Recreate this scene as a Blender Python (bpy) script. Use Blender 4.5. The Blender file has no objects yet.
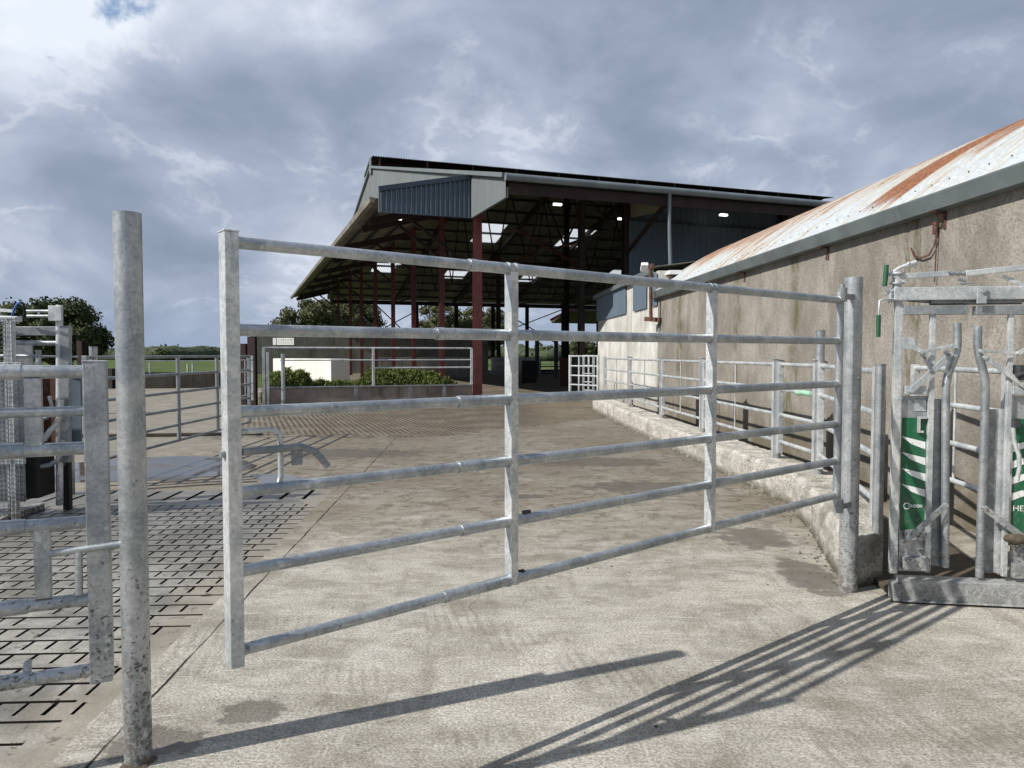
import bpy, math, random
from mathutils import Vector, Matrix, noise as mnoise
random.seed(7)
R = math.radians
scene = bpy.context.scene
col = scene.collection

# ------------------------------------------------------------------ camera
W_, H_, F_ = 1024, 768, 740.0
EYE = 1.55
PITCH = math.atan(30.0 / F_)
cam_d = bpy.data.cameras.new('camera')
cam_d.sensor_width = 36.0
cam_d.lens = F_ / W_ * 36.0
cam_d.clip_end = 5000
cam_d.clip_start = 0.05
cam = bpy.data.objects.new('camera', cam_d)
col.objects.link(cam)
cam.location = (0, 0, EYE)
cam.rotation_euler = (math.pi / 2 - PITCH, 0, 0)
scene.camera = cam
CAM = Vector((0, 0, EYE))

def ray(px, py):
    u, v = px - 512.0, 384.0 - py
    return Vector((u, F_ * math.cos(PITCH) + v * math.sin(PITCH), -F_ * math.sin(PITCH) + v * math.cos(PITCH)))
def G(px, py, z=0.0):            # measured point on the level z
    d = ray(px, py); k = (z - EYE) / d.z
    return CAM + d * k
def D(px, py, y):                # measured point at distance y
    d = ray(px, py)
    return CAM + d * (y / d.y)

class Frame:
    """upright local frame: x along, y away, z up"""
    def __init__(s, p0, ang):
        s.p = Vector((p0[0], p0[1], 0)); s.a = ang
        s.ex = Vector((math.cos(ang), math.sin(ang), 0)); s.ey = Vector((-math.sin(ang), math.cos(ang), 0))
    def loc(s, w):
        d = Vector(w) - s.p
        return Vector((d.dot(s.ex), d.dot(s.ey), w[2]))
    def px(s, px, py, off=0.0):  # pixel to local point in the plane y=off
        d = ray(px, py)
        k = (off - (CAM - s.p).dot(s.ey)) / d.dot(s.ey)
        return s.loc(CAM + d * k)
    def world(s, x, y, z=0):
        return s.p + s.ex * x + s.ey * y + Vector((0, 0, z))

# ------------------------------------------------------------------ mesh building
class MB:
    def __init__(s): s.v = []; s.f = []; s.sm = []
    def add(s, vs, fs, smooth=False):
        b = len(s.v); s.v += [tuple(x) for x in vs]
        for f in fs: s.f.append([b + i for i in f]); s.sm.append(smooth)
        return s
    def box(s, a, b):
        x0, y0, z0 = a; x1, y1, z1 = b
        vs = [(x0,y0,z0),(x1,y0,z0),(x1,y1,z0),(x0,y1,z0),(x0,y0,z1),(x1,y0,z1),(x1,y1,z1),(x0,y1,z1)]
        return s.add(vs, [(0,3,2,1),(4,5,6,7),(0,1,5,4),(1,2,6,5),(2,3,7,6),(3,0,4,7)])
    def bar(s, p, q, w, h, up=(0, 0, 1)):
        p, q = Vector(p), Vector(q); d = (q - p).normalized(); up = Vector(up)
        if abs(d.dot(up)) > .98: up = Vector((0, 1, 0))
        sd = d.cross(up).normalized(); u = sd.cross(d).normalized()
        vs = []
        for c in (p, q):
            for a, b in ((-1,-1),(1,-1),(1,1),(-1,1)):
                vs.append(c + sd * a * w / 2 + u * b * h / 2)
        return s.add(vs, [(0,1,2,3),(7,6,5,4),(0,4,5,1),(1,5,6,2),(2,6,7,3),(3,7,4,0)])
    def tube(s, pts, r, n=14, cap=True):
        pts = [Vector(p) for p in pts]
        rs = r if isinstance(r, (list, tuple)) else [r] * len(pts)
        t0 = (pts[1] - pts[0]).normalized()
        up = Vector((0, 0, 1)) if abs(t0.z) < .9 else Vector((1, 0, 0))
        a = t0.cross(up).normalized(); rings = []
        for i, p in enumerate(pts):
            if i == 0: t = t0
            elif i == len(pts) - 1: t = (pts[i] - pts[i-1]).normalized()
            else: t = ((pts[i] - pts[i-1]).normalized() + (pts[i+1] - pts[i]).normalized()).normalized()
            a = (a - t * a.dot(t)).normalized(); b = t.cross(a)
            rings.append([p + (a * math.cos(2*math.pi*k/n) + b * math.sin(2*math.pi*k/n)) * rs[i] for k in range(n)])
        vs = [v for r_ in rings for v in r_]; fs = []
        for i in range(len(rings) - 1):
            for k in range(n):
                k2 = (k + 1) % n
                fs.append((i*n+k, i*n+k2, (i+1)*n+k2, (i+1)*n+k))
        s.add(vs, fs, True)
        if cap:
            s.add(rings[0], [tuple(range(n))[::-1]]); s.add(rings[-1], [tuple(range(n))])
        return s
    def prism(s, poly, vec):
        n = len(poly); vec = Vector(vec); P = [Vector(p) for p in poly]
        vs = P + [p + vec for p in P]
        fs = [tuple(range(n)), tuple(range(n, 2*n))[::-1]] + [(i, i+n, (i+1) % n + n, (i+1) % n) for i in range(n)]
        return s.add(vs, fs)
    def corr(s, o, u, v, pitch, depth, nrm, per=6, trap=False, thick=0.0, clip=None):
        """ribbed sheet: ribs run along v, repeat along u; clip(u)->(v0,v1) fractions"""
        o, u, v, nrm = Vector(o), Vector(u), Vector(v), Vector(nrm).normalized()
        L = u.length; n = max(1, int(L / pitch)); N = n * per
        rows = []
        for i in range(N + 1):
            a = i / N; ph = (i % per) / per
            if trap: w = 1.0 if .12 < ph < .42 else (0.0 if .5 < ph or ph < .04 else .5)
            else: w = .5 + .5 * math.sin(2 * math.pi * ph)
            v0, v1 = clip(a) if clip else (0, 1)
            b = o + u * a + nrm * depth * w
            rows.append((b + v * v0, b + v * v1))
        vs = [p for r_ in rows for p in r_]
        s.add(vs, [(2*i, 2*i+2, 2*i+3, 2*i+1) for i in range(N)], not trap)
        return s
    def build(s, name, m, parent=None, bev=0.0, seg=2):
        me = bpy.data.meshes.new(name)
        me.from_pydata(s.v, [], s.f); me.update()
        me.polygons.foreach_set('use_smooth', s.sm)
        me.materials.append(m)
        o = bpy.data.objects.new(name, me); col.objects.link(o)
        if parent: o.parent = parent
        if bev:
            md = o.modifiers.new('bevel', 'BEVEL'); md.width = bev; md.segments = seg; md.limit_method = 'ANGLE'; md.angle_limit = R(50)
            md.harden_normals = False
        return o

def thing(name, label, cat, loc=(0, 0, 0), rz=0.0, group=None):
    o = bpy.data.objects.new(name, None); col.objects.link(o)
    o.location = loc; o.rotation_euler = (0, 0, rz); o.empty_display_size = .2
    o['label'] = label; o['category'] = cat
    if group: o['group'] = group
    return o
def tag(o, label=None, cat=None, group=None, kind=None):
    if label: o['label'] = label
    if cat: o['category'] = cat
    if group: o['group'] = group
    if kind: o['kind'] = kind
    return o

# ------------------------------------------------------------------ materials
class NT:
    def __init__(s, name):
        s.m = bpy.data.materials.new(name); s.m.use_nodes = True
        s.t = s.m.node_tree; s.n = s.t.nodes; s.l = s.t.links
        s.b = s.n['Principled BSDF']
    def nd(s, ty, **k):
        x = s.n.new(ty)
        for a, b in k.items(): setattr(x, a, b)
        return x
    def put(s, sock, v):
        if isinstance(v, bpy.types.NodeSocket): s.l.new(v, sock)
        elif v is not None:
            if sock.type == 'RGBA' and not hasattr(v, '__len__'): v = (v, v, v, 1)
            if hasattr(v, '__len__') and sock.type == 'RGBA' and len(v) == 3: v = (*v, 1)
            sock.default_value = v
    def obj(s): return s.nd('ShaderNodeTexCoord').outputs['Object']
    def pos(s): return s.nd('ShaderNodeNewGeometry').outputs['Position']
    def map(s, vec, sc=(1,1,1), loc=(0,0,0), rot=(0,0,0)):
        x = s.nd('ShaderNodeMapping'); s.put(x.inputs['Vector'], vec)
        x.inputs['Scale'].default_value = sc; x.inputs['Location'].default_value = loc; x.inputs['Rotation'].default_value = rot
        return x.outputs[0]
    def noise(s, vec, scale, detail=4, rough=.55, dist=0.0):
        x = s.nd('ShaderNodeTexNoise'); s.put(x.inputs['Vector'], vec)
        x.inputs['Scale'].default_value = scale; x.inputs['Detail'].default_value = detail
        x.inputs['Roughness'].default_value = rough; x.inputs['Distortion'].default_value = dist
        return x.outputs['Fac']
    def voro(s, vec, scale, feat='F1', out='Distance', rnd=1.0):
        x = s.nd('ShaderNodeTexVoronoi', feature=feat); s.put(x.inputs['Vector'], vec)
        x.inputs['Scale'].default_value = scale; x.inputs['Randomness'].default_value = rnd
        return x.outputs[out]
    def ma(s, op, a, b=None, c=None, clamp=False):
        x = s.nd('ShaderNodeMath', operation=op, use_clamp=clamp)
        s.put(x.inputs[0], a)
        if b is not None: s.put(x.inputs[1], b)
        if c is not None: s.put(x.inputs[2], c)
        return x.outputs[0]
    def step(s, v, a, b):
        x = s.nd('ShaderNodeMapRange', interpolation_type='SMOOTHSTEP')
        s.put(x.inputs[0], v)
        x.inputs[1].default_value = min(a, b); x.inputs[2].default_value = max(a, b)
        x.inputs[3].default_value = 0.0 if b > a else 1.0; x.inputs[4].default_value = 1.0 if b > a else 0.0
        return x.outputs[0]
    def mix(s, f, a, b, mode='MIX'):
        x = s.nd('ShaderNodeMix', data_type='RGBA', blend_type=mode)
        s.put(x.inputs[0], f); s.put(x.inputs[6], a); s.put(x.inputs[7], b)
        return x.outputs[2]
    def ramp(s, f, *st):
        x = s.nd('ShaderNodeValToRGB'); s.put(x.inputs[0], f); e = x.color_ramp.elements
        while len(e) > len(st): e.remove(e[-1])
        while len(e) < len(st): e.new(.5)
        for q, (p, c) in zip(e, st):
            q.position = p
            if not hasattr(c, '__len__'): c = (c, c, c)
            q.color = (*c, 1)
        return x.outputs[0]
    def xyz(s, v):
        x = s.nd('ShaderNodeSeparateXYZ'); s.put(x.inputs[0], v); return x.outputs
    def bump(s, h, st=.3, dist=.01, nrm=None):
        x = s.nd('ShaderNodeBump'); s.put(x.inputs['Height'], h)
        x.inputs['Strength'].default_value = st; x.inputs['Distance'].default_value = dist
        if nrm is not None: s.put(x.inputs['Normal'], nrm)
        return x.outputs[0]
    def out(s, color=None, rough=None, metal=None, normal=None, spec=None):
        if color is not None: s.put(s.b.inputs['Base Color'], color)
        if rough is not None: s.put(s.b.inputs['Roughness'], rough)
        if metal is not None: s.put(s.b.inputs['Metallic'], metal)
        if normal is not None: s.put(s.b.inputs['Normal'], normal)
        if spec is not None: s.put(s.b.inputs['Specular IOR Level'], spec)
        return s.m

def galv(name, tint=(.50, .52, .53), mud=.55, dark=1.0, metal=.45, mudtop=1.1, lowm=.9):
    n = NT(name); p = n.pos()
    sp = n.voro(p, 95, out='Color'); spv = n.xyz(sp)[0]
    big = n.noise(p, 6, 6, .65); fine = n.noise(n.map(p, (1, 1, .22)), 42, 5, .7)
    c = n.mix(n.ma('MULTIPLY', spv, .55), tuple(x*dark*.82 for x in tint), tuple(x*dark*1.28 for x in tint))
    c = n.mix(n.step(big, .38, .64), c, n.mix(1.0, c, (.62, .66, .69), 'MULTIPLY'))
    c = n.mix(n.ma('MULTIPLY', n.step(fine, .54, .70), .5), c, tuple(x*dark*.42 for x in tint))
    c = n.mix(n.ma('MULTIPLY', n.step(n.noise(p, 13, 4, .6), .62, .70), .5), c, tuple(min(.85, x*dark*1.5) for x in tint))
    z = n.xyz(p)[2]
    hz = n.step(z, mudtop, .05)
    sm = n.noise(p, 62, 4, .62); sm2 = n.noise(p, 16, 5, .7)
    th = n.ma('SUBTRACT', n.ma('ADD', n.ma('MULTIPLY', sm, .7), n.ma('MULTIPLY', sm2, .3)), n.ma('SUBTRACT', .655, n.ma('MULTIPLY', hz, .13)))
    mk = n.ma('MULTIPLY', n.step(th, 0.0, .03), mud)
    low = n.step(z, .40, .02)
    mk = n.ma('MAXIMUM', mk, n.ma('MULTIPLY', n.ma('MULTIPLY', low, lowm), n.step(n.noise(p, 24, 5, .7), .40, .58)))
    c = n.mix(mk, c, n.mix(n.noise(p, 60, 3), (.055, .045, .034), (.15, .13, .10)))
    r = n.ma('ADD', n.ma('MULTIPLY', big, .22), n.ma('ADD', .30, n.ma('MULTIPLY', mk, .4)))
    me = n.ma('MULTIPLY', n.ma('SUBTRACT', 1.0, mk), metal)
    return n.out(c, r, me, n.bump(n.ma('ADD', n.ma('MULTIPLY', fine, .5), n.ma('MULTIPLY', mk, .8)), .4, .002))

def plain(name, colr, rough=.6, metal=0.0, var=.25, scale=12, bump=.15, streak=False):
    n = NT(name); p = n.obj()
    v = n.map(p, (1, 1, .12)) if streak else p
    a = n.noise(v, scale, 5, .6)
    c = n.mix(n.step(a, .3, .72), tuple(x*(1-var) for x in colr), tuple(min(1, x*(1+var)) for x in colr))
    f = n.noise(p, scale*9, 3, .6)
    c = n.mix(n.ma('MULTIPLY', n.step(f, .55, .75), .3), c, tuple(x*.55 for x in colr))
    return n.out(c, rough, metal, n.bump(f, bump, .004))

M = {}
M['galv'] = galv('galvanised_steel', (.50,.525,.54), .6, metal=.7)
M['galv_light'] = galv('galvanised_light', (.70, .72, .72), .45, metal=.45)
M['galv_dull'] = galv('galvanised_weathered', (.34, .36, .375), .6, metal=.5)
M['galv_base'] = galv('galvanised_base', (.46, .47, .465), .55, mudtop=.3, metal=.25, lowm=.35)
M['galv_mud'] = galv('galvanised_muddy', (.50, .52, .53), .9, mudtop=1.5, metal=.6)
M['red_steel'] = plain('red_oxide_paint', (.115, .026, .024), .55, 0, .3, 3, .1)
M['red_steel_dark'] = plain('red_oxide_dark_shaded', (.028, .014, .013), .8, 0, .35, 3, .1)  # darker copy of the red paint, shade under the shed roof put into its colour
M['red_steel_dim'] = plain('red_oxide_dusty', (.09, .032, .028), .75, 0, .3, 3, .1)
M['rust'] = plain('rust', (.095, .045, .030), .9, 0, .45, 25, .5)
M['green_grip'] = plain('green_rubber_grip', (.012, .085, .042), .5, 0, .2, 30, .1)
M['black_rubber'] = plain('black_rubber', (.014, .014, .013), .75, 0, .3, 12, .3)
M['dark_steel'] = plain('dark_steel', (.05, .055, .06), .55, .3, .3, 10, .2)
M['grey_clad'] = plain('goose_grey_cladding', (.135, .155, .162), .5, 0, .12, 1.2, .05, True)
M['navy_clad'] = plain('slate_blue_cladding', (.10, .135, .175), .45, 0, .10, 1.0, .05, True)
M['navy_trim'] = plain('slate_blue_trim', (.035, .05, .072), .4, 0, .1, 2, .05)
M['olive_clad'] = plain('buff_cladding', (.20, .19, .13), .6, 0, .12, 1.5, .05)
M['fibre'] = plain('fibre_cement_sheet', (.20, .19, .16), .9, 0, .3, .8, .2)
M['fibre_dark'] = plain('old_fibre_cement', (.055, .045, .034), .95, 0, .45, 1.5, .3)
M['gutter'] = plain('grey_gutter', (.125, .15, .155), .45, .1, .18, 2.5, .1)
M['gutter_dark'] = plain('shed_gutter', (.14, .165, .18), .4, .1, .15, 2, .1)
M['white_paint'] = plain('white_painted_wall', (.70, .68, .62), .8, 0, .1, 2.2, .15, True)
M['white_plastic'] = plain('white_plastic', (.75, .75, .73), .4, 0, .08, 8, .02)
M['blue_strap'] = plain('blue_strap', (.02, .09, .35), .6, 0, .2, 30, .1)
M['pale_green'] = plain('pale_green_twine', (.28, .5, .36), .8, 0, .2, 60, .2)
M['clod'] = plain('dung_clod', (.05, .042, .03), .95, 0, .3, 30, .8)
M['bark'] = plain('bark', (.07, .055, .04), .95, 0, .4, 6, .6)

def mat_yard():
    n = NT('yard_concrete'); p = n.pos(); X, Y, Z = n.xyz(p)
    big = n.noise(p, .45, 5, .6, .6); mid = n.noise(p, 2.2, 6, .65, .3)
    ag = n.noise(p, 75, 4, .75); ag2 = n.voro(p, 130, out='Color'); ag2v = n.xyz(ag2)[0]
    br = n.noise(n.map(p, (.8, 6, 1), rot=(0, 0, R(-3))), 9, 4, .6)
    worn = n.noise(n.map(p, (1, 1, 1), (4, 2, 0)), .85, 7, .68, .8)
    c = n.mix(n.step(mid, .33, .66), (.365, .345, .295), (.585, .56, .505))
    c = n.mix(n.ma('MULTIPLY', n.step(worn, .47, .60), .55), c, (.66, .63, .565))
    c = n.mix(n.ma('MULTIPLY', n.step(worn, .46, .37), .45), c, (.25, .225, .185))
    c = n.mix(n.ma('MULTIPLY', n.step(ag, .38, .62), .85), n.mix(1.0, c, (.52, .51, .49), 'MULTIPLY'), n.mix(1.0, c, (1.16, 1.16, 1.15), 'MULTIPLY'))
    c = n.mix(n.ma('MULTIPLY', ag2v, .22), c, (.16, .145, .12))
    c = n.mix(n.ma('MULTIPLY', n.step(br, .50, .72), .25), c, (.20, .18, .145))
    # tyre smears along the drive direction and a few hairline cracks
    ty = n.noise(n.map(p, (3.2, .35, 1), rot=(0, 0, R(8))), 1.6, 5, .65, .3)
    c = n.mix(n.ma('MULTIPLY', n.step(ty, .55, .68), .38), c, (.17, .15, .12))
    tr = n.nd('ShaderNodeTexWave', wave_type='BANDS', bands_direction='X'); n.put(tr.inputs[0], n.map(p, (1, 1, 1), rot=(0, 0, R(-12)))); tr.inputs['Scale'].default_value = 5.2; tr.inputs['Distortion'].default_value = 1.2
    tm = n.ma('MULTIPLY', n.step(tr.outputs['Fac'], .55, .8), n.ma('MULTIPLY', n.step(n.noise(p, 1.6, 4), .50, .60), n.step(Y, 5.5, 3.8)))
    c = n.mix(n.ma('MULTIPLY', tm, .30), c, (.16, .145, .12))
    wp = n.nd('ShaderNodeVectorMath', operation='ADD'); n.put(wp.inputs[0], p)
    nv = n.nd('ShaderNodeTexNoise'); n.put(nv.inputs['Vector'], p); nv.inputs['Scale'].default_value = 2.5; nv.inputs['Detail'].default_value = 5
    sc_ = n.nd('ShaderNodeVectorMath', operation='SCALE'); n.put(sc_.inputs[0], nv.outputs['Color']); sc_.inputs['Scale'].default_value = .55; n.put(wp.inputs[1], sc_.outputs[0])
    crk = n.ma('MULTIPLY', n.step(n.voro(wp.outputs[0], .42, 'DISTANCE_TO_EDGE'), .006, .001), n.step(n.noise(p, .8, 3), .50, .56))
    c = n.mix(n.ma('MULTIPLY', crk, .28), c, (.07, .06, .045))
    far = n.ma('MULTIPLY', n.step(Y, 4.3, 8.4), n.ma('ADD', .35, n.ma('MULTIPLY', n.step(X, -5.5, -3.0), .65)))
    ov = n.noise(n.map(p, (1.0, 3.2, 1)), 2.4, 7, .72, .6)
    c = n.mix(n.ma('MULTIPLY', n.step(ov, .48, .62), n.ma('ADD', .22, n.ma('MULTIPLY', far, .35))), c, (.15, .125, .09))
    c = n.mix(n.ma('MULTIPLY', n.step(ov, .44, .34), .35), c, (.62, .60, .56))
    c = n.mix(n.ma('MULTIPLY', far, n.ma('ADD', .42, n.ma('MULTIPLY', n.step(big, .4, .6), .36))), c, (.165, .135, .095))
    blt = n.noise(p, 4.5, 7, .74, .8)
    c = n.mix(n.ma('MULTIPLY', n.step(blt, .50, .60), n.ma('ADD', .14, n.ma('MULTIPLY', far, .62))), c, (.10, .082, .056))
    c = n.mix(n.ma('MULTIPLY', n.step(n.noise(n.map(p, (1, 2.4, 1), (9, 3, 0)), 11, 6, .75), .53, .62), n.ma('MULTIPLY', far, .5)), c, (.09, .074, .052))
    c = n.mix(n.ma('MULTIPLY', n.step(Y, 5.5, 11), n.ma('ADD', .30, n.ma('MULTIPLY', n.step(worn, .40, .58), .22))), c, (.12, .105, .085))
    # muddy grooved apron in front of the shed
    edge = n.ma('ADD', 13.9, n.ma('MULTIPLY', n.ma('MAXIMUM', n.ma('ADD', X, 1.5), 0.0), 1.1))
    ew = n.ma('ADD', n.ma('SUBTRACT', Y, edge), n.ma('MULTIPLY', n.ma('SUBTRACT', n.noise(p, 1.3, 7, .72, .5), .5), 3.4))
    ap = n.ma('MULTIPLY', n.step(ew, -.25, .7), n.step(n.ma('ADD', X, n.ma('MULTIPLY', Y, .30)), -1.6, -.4))
    wv = n.nd('ShaderNodeTexWave', wave_type='BANDS', bands_direction='X'); n.put(wv.inputs[0], n.map(p, (1, 1, 1), rot=(0, 0, R(-19.8))))
    wv.inputs['Scale'].default_value = 2.7; wv.inputs['Distortion'].default_value = .5; wv.inputs['Detail'].default_value = 3
    gro = n.ma('MULTIPLY', n.ma('MULTIPLY', n.step(wv.outputs['Fac'], .45, .70), n.ma('MULTIPLY', ap, n.step(n.noise(p, 1.2, 6, .7), .36, .52))), n.ma('MULTIPLY', n.step(Y, 32, 22), n.step(X, 1.2, .2)))
    c = n.mix(n.ma('MULTIPLY', ap, n.ma('ADD', .30, n.ma('MULTIPLY', n.step(n.noise(p, 1.1, 6, .7), .42, .58), .55))), c, (.12, .095, .065))
    c = n.mix(n.ma('MULTIPLY', gro, .75), c, (.045, .035, .025))
    # thin dark mud ridge along the apron edge
    c = n.mix(n.ma('MULTIPLY', n.ma('MULTIPLY', n.step(n.ma('ABSOLUTE', ew), .25, .02), n.step(n.noise(p, 3.5, 4), .40, .55)), .8), c, (.05, .038, .026))
    # mud splatter
    sp = n.noise(p, 7, 6, .7, .5)
    spm = n.ma('MULTIPLY', n.step(sp, .60, .68), n.ma('ADD', .25, n.ma('MULTIPLY', far, .55)))
    c = n.mix(spm, c, (.075, .06, .042))
    bits = n.step(n.noise(p, 22, 3, .5), .735, .76)
    c = n.mix(n.ma('MULTIPLY', bits, .8), c, (.04, .032, .025))
    # damp stains with their own outline
    wet = None
    for cx, cy, rx, ry in ((G(252, 711).x, G(252, 711).y, .16, .13), (2.08, 5.1, .20, .45), (1.55, 8.6, .8, .40),
                           (2.05, 6.2, .32, .40), (.1, 8.0, .35, .16), (-2.5, 11.5, 1.2, .6), (1.2, 10.6, 1.2, .5), (G(150, 742).x, G(150, 742).y, .2, .14)):
        d = n.ma('SQRT', n.ma('ADD', n.ma('POWER', n.ma('DIVIDE', n.ma('SUBTRACT', X, cx), rx), 2.0), n.ma('POWER', n.ma('DIVIDE', n.ma('SUBTRACT', Y, cy), ry), 2.0)))
        d = n.ma('ADD', d, n.ma('MULTIPLY', n.ma('SUBTRACT', n.noise(p, 6, 5, .7), .5), 2.2))
        s_ = n.step(d, 1.05, .75)
        wet = s_ if wet is None else n.ma('MAXIMUM', wet, s_)
    c = n.mix(n.ma('MULTIPLY', wet, .68), c, (.085, .075, .06))
    # joint between slabs, a tool-cut line wandering a little
    xj = n.ma('ADD', n.ma('ADD', X, n.ma('MULTIPLY', Y, .05)), 1.46)
    xj = n.ma('ADD', xj, n.ma('MULTIPLY', n.ma('SUBTRACT', n.noise(p, 5, 3), .5), .03))
    jt = n.ma('MULTIPLY', n.ma('MULTIPLY', n.step(n.ma('ABSOLUTE', xj), .009, .003), n.ma('ADD', .35, n.ma('MULTIPLY', n.step(n.noise(p, 2.5, 4), .40, .55), .65))), n.step(Y, 14.2, 13.8))
    yj = n.ma('ADD', n.ma('SUBTRACT', Y, 9.6), n.ma('MULTIPLY', n.ma('SUBTRACT', n.noise(p, 2, 3), .5), .06))
    jt = n.ma('MAXIMUM', jt, n.ma('MULTIPLY', n.step(n.ma('ABSOLUTE', yj), .014, .004), .55))
    c = n.mix(jt, c, (.03, .026, .02))
    h = n.ma('ADD', n.ma('MULTIPLY', ag, .8), n.ma('ADD', n.ma('MULTIPLY', br, .5), n.ma('ADD', n.ma('MULTIPLY', mid, 1.5), n.ma('MULTIPLY', n.ma('MAXIMUM', jt, gro), -2.0))))
    r = n.ma('SUBTRACT', .92, n.ma('MULTIPLY', wet, .35))
    return n.out(c, r, 0.0, n.bump(h, .8, .009), .3)
M['yard'] = mat_yard()

def mat_slat():
    n = NT('slat_concrete'); p = n.pos(); X, Y, Z = n.xyz(p)
    mid = n.noise(p, 1.7, 7, .7, .4); ag = n.noise(p, 60, 4, .7)
    cell = n.noise(n.map(p, (1.2, 5.5, 1)), 1.0, 2)
    c = n.mix(n.step(mid, .34, .64), (.19, .185, .17), (.50, .485, .45))
    c = n.mix(n.ma('MULTIPLY', n.step(ag, .38, .62), .5), n.mix(1.0, c, (.66, .65, .63), 'MULTIPLY'), c)
    c = n.mix(n.ma('MULTIPLY', n.step(cell, .42, .6), .35), c, (.14, .13, .11))
    damp = n.ma('MULTIPLY', n.step(n.ma('ADD', Y, n.ma('MULTIPLY', n.ma('SUBTRACT', mid, .5), 4.0)), 4.4, 6.6), .55)
    c = n.mix(damp, c, (.085, .08, .072))
    # dried muck filling the right-hand margin and smeared across
    mg = n.step(n.ma('ADD', n.ma('ADD', X, n.ma('MULTIPLY', Y, .05)), n.ma('MULTIPLY', n.ma('SUBTRACT', n.noise(p, 3, 6, .7), .5), .7)), -2.05, -1.65)
    c = n.mix(n.ma('MULTIPLY', mg, .55), c, (.27, .235, .18))
    sp = n.noise(p, 9, 6, .72, .4); c = n.mix(n.ma('MULTIPLY', n.step(sp, .57, .64), .75), c, (.055, .045, .033))
    r = n.ma('SUBTRACT', .85, n.ma('MULTIPLY', damp, .75))
    return n.out(c, r, 0.0, n.bump(n.ma('ADD', ag, n.ma('MULTIPLY', mid, 2.0)), .55, .006), .4)
M['slat'] = mat_slat()
M['slurry_slot_shade'] = plain('slurry_slot_shade', (.008, .007, .005), .6, 0, .3, 5, .3)  # pit muck colour; on the slot walls it also stands in for shade

def mat_kerb():
    n = NT('kerb_concrete'); p = n.pos(); X, Y, Z = n.xyz(p)
    a = n.noise(p, 5, 6, .65); b = n.noise(p, 42, 5, .7)
    c = n.mix(n.step(a, .3, .7), (.40, .38, .34), (.68, .65, .59))
    c = n.mix(n.ma('MULTIPLY', n.step(b, .50, .60), .65), c, (.17, .15, .12))
    c = n.mix(n.ma('MULTIPLY', n.step(Z, .12, .0), n.step(a, .25, .55)), c, (.10, .09, .065))
    g = n.step(n.noise(p, 2.3, 4), .56, .66)
    c = n.mix(n.ma('MULTIPLY', g, .45), c, (.14, .13, .085))
    h = n.ma('ADD', b, n.ma('MULTIPLY', a, 1.6))
    return n.out(c, .95, 0.0, n.bump(h, 1.0, .03), .2)
M['kerb'] = mat_kerb()

def mat_oldwall():
    n = NT('shuttered_concrete_wall'); p = n.obj(); X, Y, Z = n.xyz(p)
    a = n.noise(p, 1.1, 6, .62); fine = n.noise(p, 38, 6, .78); st = n.noise(n.map(p, (1, 1, .28)), 2.4, 7, .7, .4)
    peb = n.voro(p, 60)
    c = n.mix(n.step(a, .32, .68), (.195, .178, .155), (.335, .312, .278))
    c = n.mix(n.ma('MULTIPLY', n.step(st, .47, .64), .55), c, (.145, .13, .108))
    c = n.mix(n.ma('MULTIPLY', n.step(fine, .46, .64), .65), c, (.13, .112, .092))
    c = n.mix(n.ma('MULTIPLY', n.step(fine, .42, .30), .45), c, (.55, .51, .44))
    bd = n.ma('ABSOLUTE', n.ma('SUBTRACT', n.ma('FRACT', n.ma('MULTIPLY', n.ma('ADD', Z, n.ma('MULTIPLY', n.ma('SUBTRACT', a, .5), .06)), 1.18)), .5))
    c = n.mix(n.ma('MULTIPLY', n.step(bd, .012, .004), .0), c, (.10, .085, .07))
    # algae runs under leaking gutter joints at given places along the wall
    run = None
    for yy, w in ((15.4, .26), (12.05, .18), (9.9, .12), (4.4, .14), (7.15, .06)):
        dd = n.ma('ABSOLUTE', n.ma('ADD', n.ma('SUBTRACT', Y, yy), n.ma('MULTIPLY', n.ma('SUBTRACT', st, .5), 1.3)))
        s_ = n.step(dd, w * 1.5, w * .1); run = s_ if run is None else n.ma('MAXIMUM', run, s_)
    c = n.mix(n.ma('MULTIPLY', n.ma('MULTIPLY', run, n.step(n.noise(p, 2.4, 6, .7), .38, .60)), .75), c, (.085, .082, .035))
    c = n.mix(n.ma('MULTIPLY', n.step(Z, 1.0, .25), n.ma('MULTIPLY', n.step(n.noise(p, 2.6, 5), .30, .6), .8)), c, (.13, .11, .075))
    h = n.ma('ADD', fine, n.ma('MULTIPLY', a, 1.4))
    return n.out(c, .97, 0.0, n.bump(h, .8, .012), .15)
M['oldwall'] = mat_oldwall()

def mat_palewall():
    n = NT('pale_concrete_wall'); p = n.obj(); X, Y, Z = n.xyz(p)
    a = n.noise(p, 1.4, 6, .6); st = n.noise(n.map(p, (1, 1, .10)), 3.0, 6, .65); f = n.noise(p, 30, 4, .7)
    c = n.mix(n.step(a, .3, .7), (.40, .395, .37), (.60, .595, .565))
    c = n.mix(n.ma('MULTIPLY', n.step(st, .50, .66), .5), c, (.26, .24, .195))
    c = n.mix(n.ma('MULTIPLY', n.step(f, .6, .7), .35), c, (.2, .18, .15))
    c = n.mix(n.ma('MULTIPLY', n.step(Z, .9, .2), .55), c, (.20, .175, .13))
    return n.out(c, .95, 0.0, n.bump(f, .4, .01), .15)
M['palewall'] = mat_palewall()

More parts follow.
